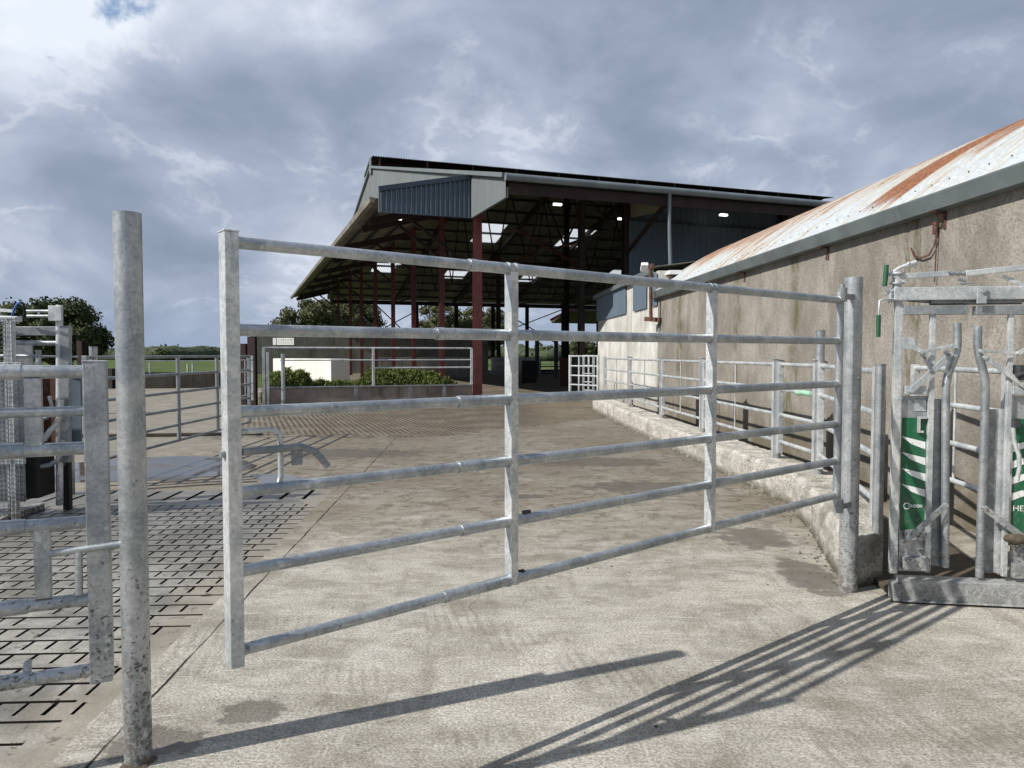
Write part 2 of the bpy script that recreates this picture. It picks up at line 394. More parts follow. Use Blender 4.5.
def mat_greywall(name, c1, c2, c3):
    n = NT(name); p = n.obj()
    a = n.noise(p, .9, 6, .6); st = n.noise(n.map(p, (1, 1, .15)), 3.5, 5, .65); f = n.noise(p, 22, 5, .7)
    c = n.mix(n.step(a, .3, .7), c1, c2)
    c = n.mix(n.ma('MULTIPLY', n.step(st, .5, .68), .6), c, c3)
    c = n.mix(n.ma('MULTIPLY', n.step(f, .56, .7), .5), c, c3)
    return n.out(c, .95, 0.0, n.bump(f, .6, .012), .15)
M['silowall'] = mat_greywall('silage_pit_concrete', (.19, .18, .155), (.28, .27, .24), (.09, .085, .07))
M['barrier'] = mat_greywall('feed_barrier_boards', (.17, .14, .12), (.33, .285, .25), (.06, .048, .04))
M['lowwall'] = mat_greywall('mossy_low_wall', (.035, .032, .027), (.075, .068, .056), (.018, .016, .013))

def mat_rustroof():
    n = NT('rusted_corrugated_roof'); p = n.obj(); X, Y, Z = n.xyz(p)
    # streaks follow the sheets up the curve: narrow along the barn, long up the slope
    v = n.map(p, (.35, 2.6, .35))
    st = n.noise(v, 2.2, 6, .68, .2); st2 = n.noise(n.map(p, (.8, 9, .8)), 2.4, 5, .7); f = n.noise(p, 24, 5, .75)
    big = n.noise(p, .5, 4, .6)
    c = n.mix(n.step(f, .35, .65), (.36, .40, .43), (.52, .56, .58))
    c = n.mix(n.ma('MULTIPLY', n.step(st2, .5, .68), .45), c, (.45, .42, .36))
    up = n.ma('ADD', n.step(Z, 3.1, 4.0), n.ma('MULTIPLY', n.step(Y, 7, 15), .35))
    m = n.ma('ADD', n.ma('MULTIPLY', st, .75), n.ma('ADD', n.ma('MULTIPLY', f, .22), n.ma('MULTIPLY', up, .12)))
    m = n.ma('ADD', m, n.ma('MULTIPLY', n.ma('SUBTRACT', big, .5), .25))
    c = n.mix(n.ma('MULTIPLY', n.step(m, .505, .56), .6), c, (.40, .33, .23))
    c = n.mix(n.ma('MULTIPLY', n.step(m, .58, .63), .85), c, (.25, .13, .07))
    # the worst sheets
    def sheet(y0, y1, zlo, zhi, amp):
        d = n.ma('MULTIPLY', n.step(Y, y0 - .03, y0 + .03), n.step(Y, y1 + .03, y1 - .03))
        k = n.ma('ADD', Z, n.ma('MULTIPLY', n.ma('SUBTRACT', n.ma('ADD', n.ma('MULTIPLY', st2, .7), n.ma('MULTIPLY', f, .3)), .5), amp))
        return n.ma('MULTIPLY', d, n.step(k, zlo, zhi))
    s1 = sheet(7.62, 8.45, 3.10, 3.30, .8); s2 = sheet(6.95, 7.40, 3.45, 3.8, 1.8); s3 = sheet(15.8, 17.4, 3.5, 4.3, 1.6); s4 = sheet(12.3, 12.8, 3.75, 4.3, 2.0)
    s = n.ma('MAXIMUM', n.ma('MAXIMUM', s1, n.ma('MULTIPLY', s2, .8)), n.ma('MAXIMUM', n.ma('MULTIPLY', s3, .7), n.ma('MULTIPLY', s4, .7)))
    c = n.mix(s, c, n.mix(n.step(f, .35, .65), (.15, .058, .028), (.30, .14, .07)))
    return n.out(c, n.ma('ADD', .45, n.ma('MULTIPLY', n.step(m, .55, .64), .4)), .1, n.bump(f, .25, .004), .4)
M['rustroof'] = mat_rustroof()

def mat_field():
    n = NT('pasture'); p = n.pos()
    a = n.noise(p, .08, 5, .6); b = n.noise(p, 2.5, 5, .7)
    c = n.mix(n.step(a, .3, .7), (.055, .085, .026), (.09, .12, .04))
    c = n.mix(n.ma('MULTIPLY', n.step(b, .45, .65), .45), c, (.055, .08, .022))
    return n.out(c, .95, 0.0, n.bump(b, .6, .05), .1)
M['field'] = mat_field()
def mat_leaf(name, a, b, c3, sc=.7):
    n = NT(name); p = n.pos()
    f = n.noise(p, sc, 4, .6); g = n.noise(p, sc * 9, 3, .6)
    c = n.mix(n.step(f, .35, .65), a, b)
    c = n.mix(n.ma('MULTIPLY', n.step(g, .5, .68), .7), c, c3)
    return n.out(c, .75, 0.0, None, .25)
M['leaf'] = mat_leaf('oak_leaves', (.024, .038, .012), (.048, .064, .020), (.088, .088, .032))
M['leaf2'] = mat_leaf('ash_leaves', (.050, .062, .024), (.085, .092, .038), (.13, .11, .055))
M['hedge'] = mat_leaf('far_hedge_leaves', (.032, .048, .026), (.055, .075, .036), (.075, .085, .045), .15)
M['hill'] = mat_leaf('far_hill_green', (.045, .065, .065), (.065, .085, .075), (.05, .065, .075), .01)
M['silage'] = mat_leaf('green_silage', (.075, .11, .028), (.16, .20, .055), (.30, .30, .12), 1.6)
M['silage_core'] = mat_leaf('silage_core', (.035, .055, .014), (.07, .10, .025), (.05, .06, .02), 3)

def mat_water():
    n = NT('puddle_water'); p = n.pos()
    return n.out((.075, .068, .058), n.ma('ADD', .05, n.ma('MULTIPLY', n.step(n.noise(p, 1.6, 6, .7), .50, .60), .35)), 0.0, n.bump(n.noise(p, 9, 4), .06, .01), .6)
M['water'] = mat_water()
def mat_skylight():
    m = bpy.data.materials.new('translucent_sheet'); m.use_nodes = True; t = m.node_tree; t.nodes.clear()
    o = t.nodes.new('ShaderNodeOutputMaterial'); tr = t.nodes.new('ShaderNodeBsdfTranslucent'); df = t.nodes.new('ShaderNodeBsdfDiffuse'); mx = t.nodes.new('ShaderNodeMixShader')
    tr.inputs[0].default_value = (.80, .83, .84, 1); df.inputs[0].default_value = (.6, .6, .58, 1); mx.inputs[0].default_value = .25
    t.links.new(tr.outputs[0], mx.inputs[1]); t.links.new(df.outputs[0], mx.inputs[2]); t.links.new(mx.outputs[0], o.inputs[0])
    return m
M['skylight'] = mat_skylight()
def mat_lamp(name, s):
    n = NT(name); n.out((.8, .8, .8), .4); n.b.inputs['Emission Color'].default_value = (1, .98, .9, 1); n.b.inputs['Emission Strength'].default_value = s
    return n.m
M['lamp'] = mat_lamp('lit_lamp', 2.5)
def mat_print(name, colr):
    n = NT(name); p = n.pos(); z = n.xyz(p)[2]
    a = n.noise(p, 34, 5, .72); f = n.noise(n.map(p, (1, 1, .3)), 9, 4, .6)
    c = n.mix(n.ma('MULTIPLY', n.step(f, .45, .7), .30), colr, tuple(x * .6 + .06 for x in colr))
    d = n.step(n.ma('SUBTRACT', a, n.ma('ADD', .50, n.ma('MULTIPLY', n.ma('SUBTRACT', z, .35), .16))), .0, .06)
    c = n.mix(n.ma('MULTIPLY', d, .6), c, (.15, .13, .10))
    return n.out(c, n.ma('ADD', .35, n.ma('MULTIPLY', d, .4)), 0.0)
M['green_print'] = mat_print('green_banner', (.008, .105, .048))
M['white_print'] = mat_print('white_print', (.74, .76, .75))
M['black_print'] = plain('black_print', (.03, .03, .03), .5, 0, .05, 10, .02)

# ------------------------------------------------------------------ ground, yard, slats
YA = math.atan(.05)                         # the yard and the barn run a touch left of the view
ca, sa = math.cos(YA), math.sin(YA)
def Yd(x, y, z=0):                          # yard coordinates to world
    return Vector((x * ca - y * sa, x * sa + y * ca, z))

g = MB(); g.add([(-1500, -200, -.3), (1500, -200, -.3), (1500, 2500, -.3), (-1500, 2500, -.3)], [(0, 1, 2, 3)])
tag(g.build('ground', M['field']), 'green pasture reaching to the horizon behind the yard', kind='structure')

SX1, SY0, SY1, SX0 = -1.62, .6, 7.85, -9.0   # slatted area
BAND = 8.55
y = MB()
def sheet(a, b, c, d, z=0.0, t=.28):
    P = [Yd(a, c), Yd(b, c), Yd(b, d), Yd(a, d)]
    y.add([(p.x, p.y, z) for p in P] + [(p.x, p.y, z - t) for p in P], [(0,1,2,3), (7,6,5,4), (0,4,5,1), (1,5,6,2), (2,6,7,3), (3,7,4,0)])
sheet(SX1, 40, -30, BAND); sheet(-60, SX0, -30, BAND); sheet(SX0, SX1, -30, SY0); sheet(-60, -9.5, BAND, 34.3); sheet(-9.5, 40, BAND, 76)
y.build('yard', M['yard']); bpy.data.objects['yard']['kind'] = 'structure'; bpy.data.objects['yard']['label'] = 'worn pale concrete farmyard with mud stains'

def shade_slot_sides(o):        # slot walls near black: wet muck plus shade put into the colour
    o.data.materials.append(M['slurry_slot_shade'])
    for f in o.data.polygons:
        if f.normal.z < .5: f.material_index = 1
s = MB(); rnd = random.Random(3)
pitch = .182; yy = SY0; row = 0
def sq(a, b, c, d, z=-.001, t=.20):
    P = [Yd(a, c), Yd(b, c), Yd(b, d), Yd(a, d)]
    s.add([(p.x, p.y, z) for p in P] + [(p.x, p.y, z - t) for p in P], [(0,1,2,3), (0,4,5,1), (1,5,6,2), (2,6,7,3), (3,7,4,0)])
while yy + pitch < SY1:
    gap = .020 + rnd.random() * .007
    y0, y1 = yy + gap, yy + pitch; web = .045
    sq(SX0, SX1 - .0, y0, y0 + web)
    # solid margin at the right-hand end, wider near the camera
    mar = SX1 - .10 - rnd.random() * .06
    sq(mar, SX1, y0 + web, y1)
    if yy < 4.2: sq(mar - .02, SX1, yy, y0, -.001)
    x = mar; n_ = 0
    while x > SX0 + .2:
        w = .122 + rnd.uniform(-.006, .006)
        filled = rnd.random() < (.10 if yy > 3.6 else .3)
        g_ = 0 if filled else .016 + rnd.random() * .007
        sq(x - w, x - g_, y0 + web, y1)
        x -= w; n_ += 1
    yy += pitch; row += 1
o = s.build('slatted_floor', M['slat']); shade_slot_sides(o); tag(o, 'concrete slatted floor panels with long and short slots over the tank', kind='structure')
s = MB(); x = SX1
sq(SX0, SX1, yy, 7.96)
while x > SX0 + .3:
    sq(x - .20, x, 7.96, BAND - .05); x -= .245
sq(SX0, SX1, BAND - .05, BAND)
o = s.build('drain_floor', M['slat']); shade_slot_sides(o); tag(o, 'band of wider drain slots at the far edge of the slatted floor', kind='structure')
s = MB(); sq(SX0 - .2, SX1 + .2, SY0 - .2, BAND + .2, -.26, .03)
tag(s.build('slurry_pit', M['slurry_slot_shade']), kind='structure')

# puddles, irregular thin sheets of water on the yard
def puddle(name, outline, label):
    n = 72; pts = []
    m = len(outline)
    for k in range(n):
        a = k / n * m; i = int(a) % m; f = a - int(a)
        p = outline[i].lerp(outline[(i + 1) % m], f)
        q = mnoise.noise(Vector((p.x * 2.2, p.y * 2.2, 3.3))) * .14
        c_ = sum(outline, Vector()) / m
        pts.append(p + (p - c_).normalized() * q)
    b = MB(); b.add([(p.x, p.y, .004) for p in pts], [tuple(range(n))])
    o = b.build(name, M['water'])
    tag(o, label, kind='structure')
puddle('puddle', [G(40, 466), G(120, 459), G(180, 456), G(226, 457), G(262, 465), G(240, 473), G(180, 480), G(110, 482), G(60, 484), G(25, 480)], 'shallow puddle reflecting the sky beyond the slats')
puddle('puddle', [G(250, 474), G(290, 476), G(322, 480), G(300, 484), G(262, 485)], 'small puddle by the drain slots behind the gate latch')

# kerb strip across the yard at the left
b = MB(); p, q = G(60, 438), G(262, 435)
b.bar((p.x, p.y, .03), (q.x, q.y, .03), .10, .06)
tag(b.build('drain_kerb', M['lowwall'], bev=.01), 'low dark kerb crossing the yard behind the left gate', 'kerb')

# ------------------------------------------------------------------ far land
b = MB(); N = 90
for i in range(N):
    a0, a1 = -1.2 + 2.4 * i / N, -1.2 + 2.4 * (i + 1) / N
    def hz(a): return 7 + 6 * (mnoise.noise(Vector((a * 2.6, 1.7, 0))) + .45) + 5 * mnoise.noise(Vector((a * 9, 4.1, 0)))
    R0, R1, R2 = 1000, 1350, 1800
    P = []
    for a in (a0, a1):
        for r_, h in ((R0, -.3), (R1, hz(a)), (R2, -.3)):
            P.append((math.sin(a) * r_, math.cos(a) * r_, h))
    b.add(P, [(0, 3, 4, 1), (1, 4, 5, 2)], True)
tag(b.build('hills', M['hill']), 'low blue green hills on the skyline', kind='structure')

def leaf_quads(mb, c, rad, n, size, rng, core=True, flat=1.0):
    for _ in range(n):
        th = rng.uniform(0, 2 * math.pi); u = rng.uniform(-1, 1); k = rng.uniform(.58, 1.14)
        w = math.sqrt(1 - u * u)
        d = Vector((w * math.cos(th), w * math.sin(th), u))
        p = Vector(c) + Vector((d.x * rad[0], d.y * rad[1], d.z * rad[2])) * k
        a = Vector((rng.gauss(0, 1), rng.gauss(0, 1), rng.gauss(0, 1))).normalized()
        nn = (d + a * .9).normalized(); t = nn.cross(Vector((rng.random(), rng.random(), rng.random() + .1))).normalized(); b2 = nn.cross(t)
        s_ = size * rng.uniform(.5, 1.3)
        mb.add([p - t * s_, p + b2 * s_ * .55, p + t * s_, p - b2 * s_ * .55], [(0, 1, 2, 3)])
def blob(mb, c, rad, seed, k=.86):
    nu, nv = 12, 8; vs = []
    for j in range(nv + 1):
        ph = math.pi * j / nv
        for i in range(nu):
            th = 2 * math.pi * i / nu
            d = Vector((math.sin(ph) * math.cos(th), math.sin(ph) * math.sin(th), math.cos(ph)))
            q = k * (1 + .18 * mnoise.noise(d * 2.2 + Vector((seed, 0, 0))))
            vs.append((c[0] + d.x * rad[0] * q, c[1] + d.y * rad[1] * q, c[2] + d.z * rad[2] * q))
    fs = [(j*nu+i, (j+1)*nu+i, (j+1)*nu+(i+1) % nu, j*nu+(i+1) % nu) for j in range(nv) for i in range(nu)]
    mb.add(vs, fs)
def tree(pos, h, w, label, seed, mat='leaf', leaves=9000, group='trees beyond the yard', trunkf=.22, lsz=None):
    rng = random.Random(seed)
    root = thing('tree', label, 'tree', (pos[0], pos[1], -.3), 0, group)
    tb = MB(); tb.tube([(0, 0, 0), (.05*w*.1, 0, h*.25), (0, .1, h*.6)], [h*.035, h*.026, h*.010], 9)
    for k in range(6):
        a = k * 1.1 + rng.random(); z0 = h * rng.uniform(.22, .42)
        tb.tube([(0, 0, z0), (math.cos(a)*w*.16, math.sin(a)*w*.16, z0+h*.12), (math.cos(a)*w*.33, math.sin(a)*w*.33, z0+h*.28)], [h*.014, h*.009, h*.003], 6)
    tb.build('trunk', M['bark'], root)
    cb = MB(); subs = []
    cz = h * (.5 + trunkf * .5)
    RX, RZ = w / 2, h * (1 - trunkf) / 2
    subs.append(((0, 0, cz), (RX*.62, RX*.62, RZ*.66)))
    for k in range(38):
        th = k * 2.399 + rng.random() * .4; u = rng.uniform(-.75, .95); ww = math.sqrt(max(0, 1 - u*u))
        rr = rng.uniform(.17, .34)
        c = (math.cos(th)*ww*RX*(1-rr*.85), math.sin(th)*ww*RX*(1-rr*.85), cz + u*RZ*(1-rr*.75))
        subs.append((c, (RX*rr, RX*rr, RX*rr*.8)))
    tot = sum(r_[0]*r_[2] for _, r_ in subs); ls = lsz or max(.12, w * .020)
    for i, (c, r_) in enumerate(subs):
        blob(cb, c, r_, seed + i * 1.7, .62)
        leaf_quads(cb, c, r_, int(leaves * r_[0]*r_[2] / tot), ls, rng)
    cb.build('crown', M[mat], root)
    return root
def tree_px(x0, x1, ytop, dist, label, seed, **k):
    c = D((x0 + x1) / 2, ytop, dist)
    w = (x1 - x0) / F_ * dist * 1.22
    return tree((c.x, c.y), (c.z + .3) * 1.08, w, label, seed, **k)
tree_px(10, 96, 305, 70, 'broad dark green tree behind the mesh machine at far left', 11, leaves=14000, trunkf=.02)
tree_px(-30, 40, 306, 74, 'dark tree merging into the broad one at the left edge of the photo', 12, leaves=5000, trunkf=.08)
tree_px(279, 340, 303, 120, 'rounded tree under the left eave of the open shed', 21, mat='leaf2', leaves=15000, trunkf=.08)
tree_px(322, 378, 300, 126, 'tree filling the gap between the leftmost red columns', 22, mat='leaf2', leaves=15000, trunkf=.08)
tree_px(419, 461, 301, 120, 'round topped tree between two red columns under the shed', 23, mat='leaf2', leaves=9000, trunkf=.08)
tree_px(459, 506, 307, 124, 'wide brownish green tree just right of the thick front red column', 24, mat='leaf2', leaves=9000, trunkf=.08)
tree_px(533, 553, 343, 230, 'small distant tree seen low through the shed', 25, leaves=1500, trunkf=.1)
tree_px(568, 597, 341, 210, 'small distant tree behind the far pen gate', 26, leaves=2000, trunkf=.1)
tree_px(152, 170, 349, 190, 'little bush like tree in the pasture behind the left gate', 27, leaves=1200, trunkf=.05)

# hedge lines far away: one mass each
b = MB(); rng = random.Random(5)
for k in range(230):
    a = -1.05 + 2.1 * k / 230
    r_ = 250 + 30 * math.sin(k * .35); h = 2.6 + 3.2 * max(0, mnoise.noise(Vector((k * .23, 0, 2))) + .2)
    c = (math.sin(a) * r_, math.cos(a) * r_, h * .5 - .3)
    blob(b, c, (4.2, 3, h * .75), k, .9); leaf_quads(b, c, (4.4, 3.2, h * .8), 26, .6, rng)
tag(b.build('hedge', M['hedge']), 'far hedgerow of mixed bushes along the skyline', 'hedge', kind='stuff')

# ------------------------------------------------------------------ main tubular gate
HP = G(848, 592); HP = Vector((HP.x, HP.y, 0))
FE = Vector((D(231, 400, 2.32).x, 2.32, 0))
ga = math.atan2(FE.y - HP.y, FE.x - HP.x)
GF = Frame(HP, ga); GL = (FE - HP).length
gate = thing('tubular_gate', 'long six bar galvanised gate standing half open across the yard', 'gate', HP, ga)
def zx(px, py): q = GF.px(px, py); return q.x, q.z
x0 = zx(840, 400)[0] + .02
xl = GL
rz_l = [zx(241, v)[1] for v in (243, 330, 412, 492, 571, 650)]
rz_r = [zx(836, v)[1] for v in (300, 341, 384, 424, 461, 495)]
rzs = [(a + b_) / 2 for a, b_ in zip(rz_l, rz_r)]
ms1, ms2 = zx(511.5, 400)[0], zx(711, 400)[0]
slv = [zx(587, 0)[0], 2.84, zx(459, 406)[0], zx(459, 476)[0], zx(462, 542)[0], zx(445, 595)[0]]
slv[0] = zx(470, 264)[0]; slv[1] = zx(437, 335)[0]
for i, z in enumerate(rzs):
    zr_, zl_ = rz_r[i], rz_l[i]
    zz = lambda x_: zr_ + (zl_ - zr_) * (x_ - x0) / (xl - x0)
    rb = MB(); rb.tube([(x0, 0, zr_), (slv[i], 0, zz(slv[i]))], .0225, 18)
    rb.tube([(slv[i] - .002, 0, zz(slv[i])), (xl - .02, 0, zl_)], .0195, 18)
    rb.tube([(slv[i] - .028, 0, zz(slv[i])), (slv[i] + .006, 0, zz(slv[i]))], .0240, 18)
    for xw in (x0 + .024, ms1 - .019, ms1 + .019, ms2 - .019, ms2 + .019, xl - .022):
        rb.tube([(xw - .006, 0, zz(xw)), (xw + .006, 0, zz(xw))], .0262 if xw < slv[i] else .0232, 12)
    rb.build('rail', M['galv'], gate)
st = MB(); zb0, zt0_ = zx(236, 665)[1], zx(232, 233)[1]
st.box((xl - .022, -.030, zb0), (xl + .022, .030, zt0_))
st.box((xl - .025, -.033, zt0_), (xl + .025, .033, zt0_ + .006))
st.build('end_stile', M['galv_light'], gate, bev=.004)
st = MB(); st.tube([(xl + .025, 0, (rzs[2]+rzs[3])/2 + .0), (xl + .036, 0, (rzs[2]+rzs[3])/2)], .012, 10)
st.build('bolt', M['galv_dull'], gate)
for xm in (ms1, ms2):
    m_ = MB(); zt_m = rz_r[0] + (rz_l[0]-rz_r[0])*(xm-x0)/(xl-x0); zb_m = rz_r[-1] + (rz_l[-1]-rz_r[-1])*(xm-x0)/(xl-x0)
    m_.box((xm - .019, -.0235, zb_m - .018), (xm + .019, .0235, zt_m - .012))
    m_.build('middle_stile', M['galv_light'], gate, bev=.004)
st = MB(); st.tube([(x0, 0, rz_r[-1] - .05), (x0, 0, rz_r[0] + .05)], .024, 18); st.build('hinge_stile', M['galv'], gate)
# latch loop and bolt at the free end
lz1, lz0 = zx(270, 430)[1], zx(270, 488)[1]; lx = zx(281, 450)[0]
lb = MB(); lb.tube([(xl - .03, -.004, lz1), (lx + .03, -.004, lz1), (lx + .004, -.004, lz1 - .012), (lx, -.004, lz1 - .035), (lx, -.004, lz0 + .035), (lx + .006, -.004, lz0 + .012), (lx + .03, -.004, lz0), (xl - .03, -.004, lz0)], .0095, 10)
lb.build('latch_loop', M['galv_light'], gate)
lzb = zx(262, 450)[1]; a_ = [zx(300, 449), zx(313, 451), zx(320, 458), zx(326, 466)]
lb = MB(); lb.tube([(xl - .03, .012, lzb), (a_[0][0], .012, lzb + .002)] + [(q[0], .012, q[1]) for q in a_[1:]], .0125, 12)
q = zx(296, 458); lb.box((q[0] - .018, .004, q[1] - .022), (q[0] + .018, .012, lzb)); 
lb.build('latch_bolt', M['galv_dull'], gate)

for cx_, cy_, sz in ((523, 585, (.030, .026, .024)), (528, 570, (.016, .026, .012)), (683, 534, (.014, .024, .012))):
    q = zx(cx_, cy_); b = MB(); zb_ = rz_r[-1] + (rz_l[-1] - rz_r[-1]) * (q[0] - x0) / (xl - x0)
    blob(b, (q[0], -.008, zb_ + .004), sz, cx_, 1.0); b.build('mud_clod', M['clod'], gate)
q = zx(526.5, 512); b = MB(); b.tube([(q[0] - .018, 0, q[1]), (q[0] + .018, 0, q[1])], .009, 6); b.build('nut', M['dark_steel'], gate)
post = thing('gate_post', 'thick round steel post that the long gate hangs on', 'post', HP + Vector((.012, .03, 0)), 0, None)
PZ = D(848, 277, HP.y).z
def round_post(root, r, h, mat, open_top=True, mudn='tube'):
    b = MB(); b.tube([(0, 0, -.05), (0, 0, h)], r, 28, cap=False)
    b.tube([(0, 0, h), (0, 0, h - .25)], r - .004, 28, cap=False)
    n = 28; vs = []
    for k in range(n):
        a = 2*math.pi*k/n; vs += [(math.cos(a)*r, math.sin(a)*r, h), (math.cos(a)*(r-.004), math.sin(a)*(r-.004), h)]
    b.add(vs, [(2*k, 2*((k+1) % n), 2*((k+1) % n)+1, 2*k+1) for k in range(n)])
    b.build(mudn, mat, root)
    c = MB(); c.tube([(0, 0, h - .012), (0, 0, h - .006)], r - .0045, 24)
    c.build('top_cap', M['dark_steel'], root)
round_post(post, .0575, PZ, M['galv_mud'])
for zz in (rzs[0] + .02, rzs[-1] - .05):
    hb = MB(); d = GF.ex
    e = Vector((d.x, d.y, 0)) * x0
    hb.bar((e.x * .2, e.y * .2 - .03, zz), (e.x * 1.0, e.y * 1.0 - .03, zz), .03, .035)
    hb.tube([(e.x, e.y - .03, zz - .035), (e.x, e.y - .03, zz + .05)], .030, 12)
    hb.tube([(e.x, e.y - .03, zz + .05), (e.x, e.y - .03, zz + .075)], .014, 8)
    hb.build('hinge', M['galv_dull'], post, bev=.003)

# left round post
LP = Vector((D(138.5, 766, 2.755).x, 2.755, 0))
lp = thing('steel_post', 'tall round galvanised post with muddy foot, free standing at left', 'post', LP)
round_post(lp, .0490, D(125, 213, 2.755).z, M['galv_mud'])
b = MB(); pts = []
for k in range(40):
    a = 2*math.pi*k/40; r_ = .062 + .018 * mnoise.noise(Vector((math.cos(a)*2, math.sin(a)*2, 9)))
    pts.append((math.cos(a)*r_, math.sin(a)*r_, .001))
top = [(x_*.80, y_*.80, .010) for x_, y_, _ in pts]
b.add(pts + top, [(k, (k+1) % 40, (k+1) % 40 + 40, k + 40) for k in range(40)] + [tuple(range(40, 80))], True)
M['mud'] = plain('dried_mud', (.085, .068, .048), .95, 0, .35, 20, .8)
b.build('mud_collar', M['mud'], lp)

# ------------------------------------------------------------------ near left gate
FG = Vector((D(96, 400, 2.75).x, 2.75, 0))
fa = math.pi + math.atan2(.407, .913)
FF = Frame(FG, fa)
fg = thing('stockyard_gate', 'heavy tubular gate end beside the tall round post at left', 'gate', FG, fa)
def fx(px, py): q = FF.px(px, py); return q.x, q.z
z5 = [fx(96, v)[1] for v in (371.5, 447.5, 521, 598, 669)]
w = .042
b = MB(); b.box((-.038, -.038, fx(96, 680)[1]), (.038, .038, fx(96, 362)[1])); b.box((-.041, -.041, fx(96, 362)[1]), (.041, .041, fx(96, 362)[1]+.006))
b.build('end_stile', M['galv_mud'], fg, bev=.006)
xs = fx(19, 400)[0]
for i, z in enumerate(z5):
    rr = .0275
    b = MB(); b.tube([(.03, 0, z), (xs, 0, z)], rr - .003, 18); b.tube([(xs - .01, 0, z), (2.6, 0, z)], rr + .001, 18)
    b.build('rail', M['galv_mud'] if i > 1 else M['galv'], fg)
for v0, v1, x_ in ((378, 446, 35), (527, 598, 40)):
    X0 = fx(x_, 450)[0]; b = MB(); b.box((X0 - .026, -.020, fx(x_, v1)[1]), (X0 + .026, .020, fx(x_, v0)[1])); b.build('strut', M['galv'], fg, bev=.004)
b = MB(); z = fx(60, 411.5)[1]; b.tube([(.02, .012, z), (2.6, .012, z)], .019, 14); b.build('inner_rail', M['galv'], fg)
b = MB(); z = fx(60, 552)[1]; b.tube([(-.085, .05, z + .02), (fx(50, 552)[0], .012, z)], .014, 12); b.tube([(fx(80, 560)[0], .03, z), (fx(80, 590)[0], .03, fx(80, 592)[1])], .013, 10); b.build('slam_bar', M['galv'], fg)
b = MB(); q = fx(26, 675); b.tube([(q[0], -.02, q[1]), (q[0], -.04, q[1] + .04)], .014, 8); b.build('pin', M['galv_mud'], fg)

# ------------------------------------------------------------------ kerb wall and race fence
kerb_in = [(2.25, 20.6), (2.45, 15.0), (2.62, 11.6), (2.80, 8.6), (2.86, 7.6), (2.62, 6.4), (2.34, 5.35), (HP.x + .05, HP.y + .06)]
kerb_out = [(2.72, 20.6), (2.98, 15.0), (3.16, 11.6), (3.32, 8.6), (3.36, 7.4), (3.12, 6.4), (2.80, 5.55), (2.50, 4.94)]
KH = .335
b = MB(); segs = 44; rngk = random.Random(9)
def lerp2(a, b_, t): return (a[0] + (b_[0]-a[0])*t, a[1] + (b_[1]-a[1])*t)
prof = []
for i in range(len(kerb_in) - 1):
    for k in range(segs):
        prof.append((lerp2(kerb_in[i], kerb_in[i+1], k/segs), lerp2(kerb_out[i], kerb_out[i+1], k/segs)))
prof.append((kerb_in[-1], kerb_out[-1]))
rows = []
for j, (a, c) in enumerate(prof):
    nj = mnoise.noise(Vector((a[0]*1.5, a[1]*3, 0))) * .03
    a2 = Vector((a[0], a[1], 0)); c2 = Vector((c[0], c[1], 0)); d = (c2 - a2).normalized()
    r_ = [a2 - d*.02] + [a2 + d*(.0+nj*.5) + Vector((0,0,KH*q_)) for q_ in (.12, .24, .36, .48, .6, .72)] + [ a2 + d*(.012+nj*.6) + Vector((0,0,KH-.035+nj*.3)), a2 + d*(.045+nj) + Vector((0,0,KH+nj*.3))]
    for t in (.22, .32, .42, .52, .62, .72, .82, .92): r_.append(a2.lerp(c2, t) + Vector((0, 0, KH + nj*.3 + .010*mnoise.noise(Vector((a[0]*4+t*5, a[1]*5, 3))))))
    r_ += [c2 + Vector((0, 0, KH - .03)), c2]
    for v in r_:
        v += Vector((mnoise.noise(v*9), mnoise.noise(v*9+Vector((5,5,5))), mnoise.noise(v*9+Vector((9,1,2))))) * .008 + Vector((mnoise.noise(v*31), mnoise.noise(v*31+Vector((5,5,5))), mnoise.noise(v*31+Vector((9,1,2))))) * .007
    rows.append(r_)
nr = len(rows[0]); vs = [v for r_ in rows for v in r_]
fs = [(i*nr+k, (i+1)*nr+k, (i+1)*nr+k+1, i*nr+k+1) for i in range(len(rows)-1) for k in range(nr-1)]
b.add(vs, fs, False); b.add(rows[-1], [tuple(range(nr))]); b.add(rows[0], [tuple(range(nr))[::-1]])
tag(b.build('kerb_wall', M['kerb']), 'low rough concrete kerb wall running from the gate post to the shed', 'kerb')

FTOP = 1.44
def fpost(p, h, r, label, mat='galv', group='round posts of the cattle race', z0=0.0):
    t = thing('fence_post', label, 'post', (p[0], p[1], z0), 0, group)
    b = MB(); b.tube([(0, 0, -.05), (0, 0, h - z0)], r, 16); b.build('tube', M[mat], t)
    b = MB(); b.tube([(0, 0, h - z0 - .001), (0, 0, h - z0 + .007)], r + .003, 16); b.build('top_cap', M['galv_dull'], t)
    return t
def panel(a, b_, label, name='race_fence', zs=(1.43, 1.14, .85, .54), group='barred panels of the cattle race', mids=1, r=.021, stile=.058, mat='galv_light', cat='fence', inset=.08, midr=.011, ztop=1.46, zbot=.40, midx=None):
    a, b_ = Vector((a[0], a[1], 0)), Vector((b_[0], b_[1], 0)); d = b_ - a; L = d.length; an = math.atan2(d.y, d.x)
    t = thing(name, label, cat, a, an, group)
    for z in zs:
        q = MB(); q.tube([(inset, 0, z), (L - inset, 0, z)], r, 12); q.build('rail', M[mat], t)
    for x_ in (inset, L - inset):
        q = MB(); q.box((x_ - stile/2, -stile/2, zbot), (x_ + stile/2, stile/2, ztop)); q.build('stile', M[mat], t, bev=.003)
    for k in range(mids):
        x_ = midx[k] if midx else L * (k + 1) / (mids + 1)
        q = MB(); q.tube([(x_, 0, zs[-1]), (x_, 0, zs[0])], midr, 8); q.build('upright', M[mat], t)
    return t
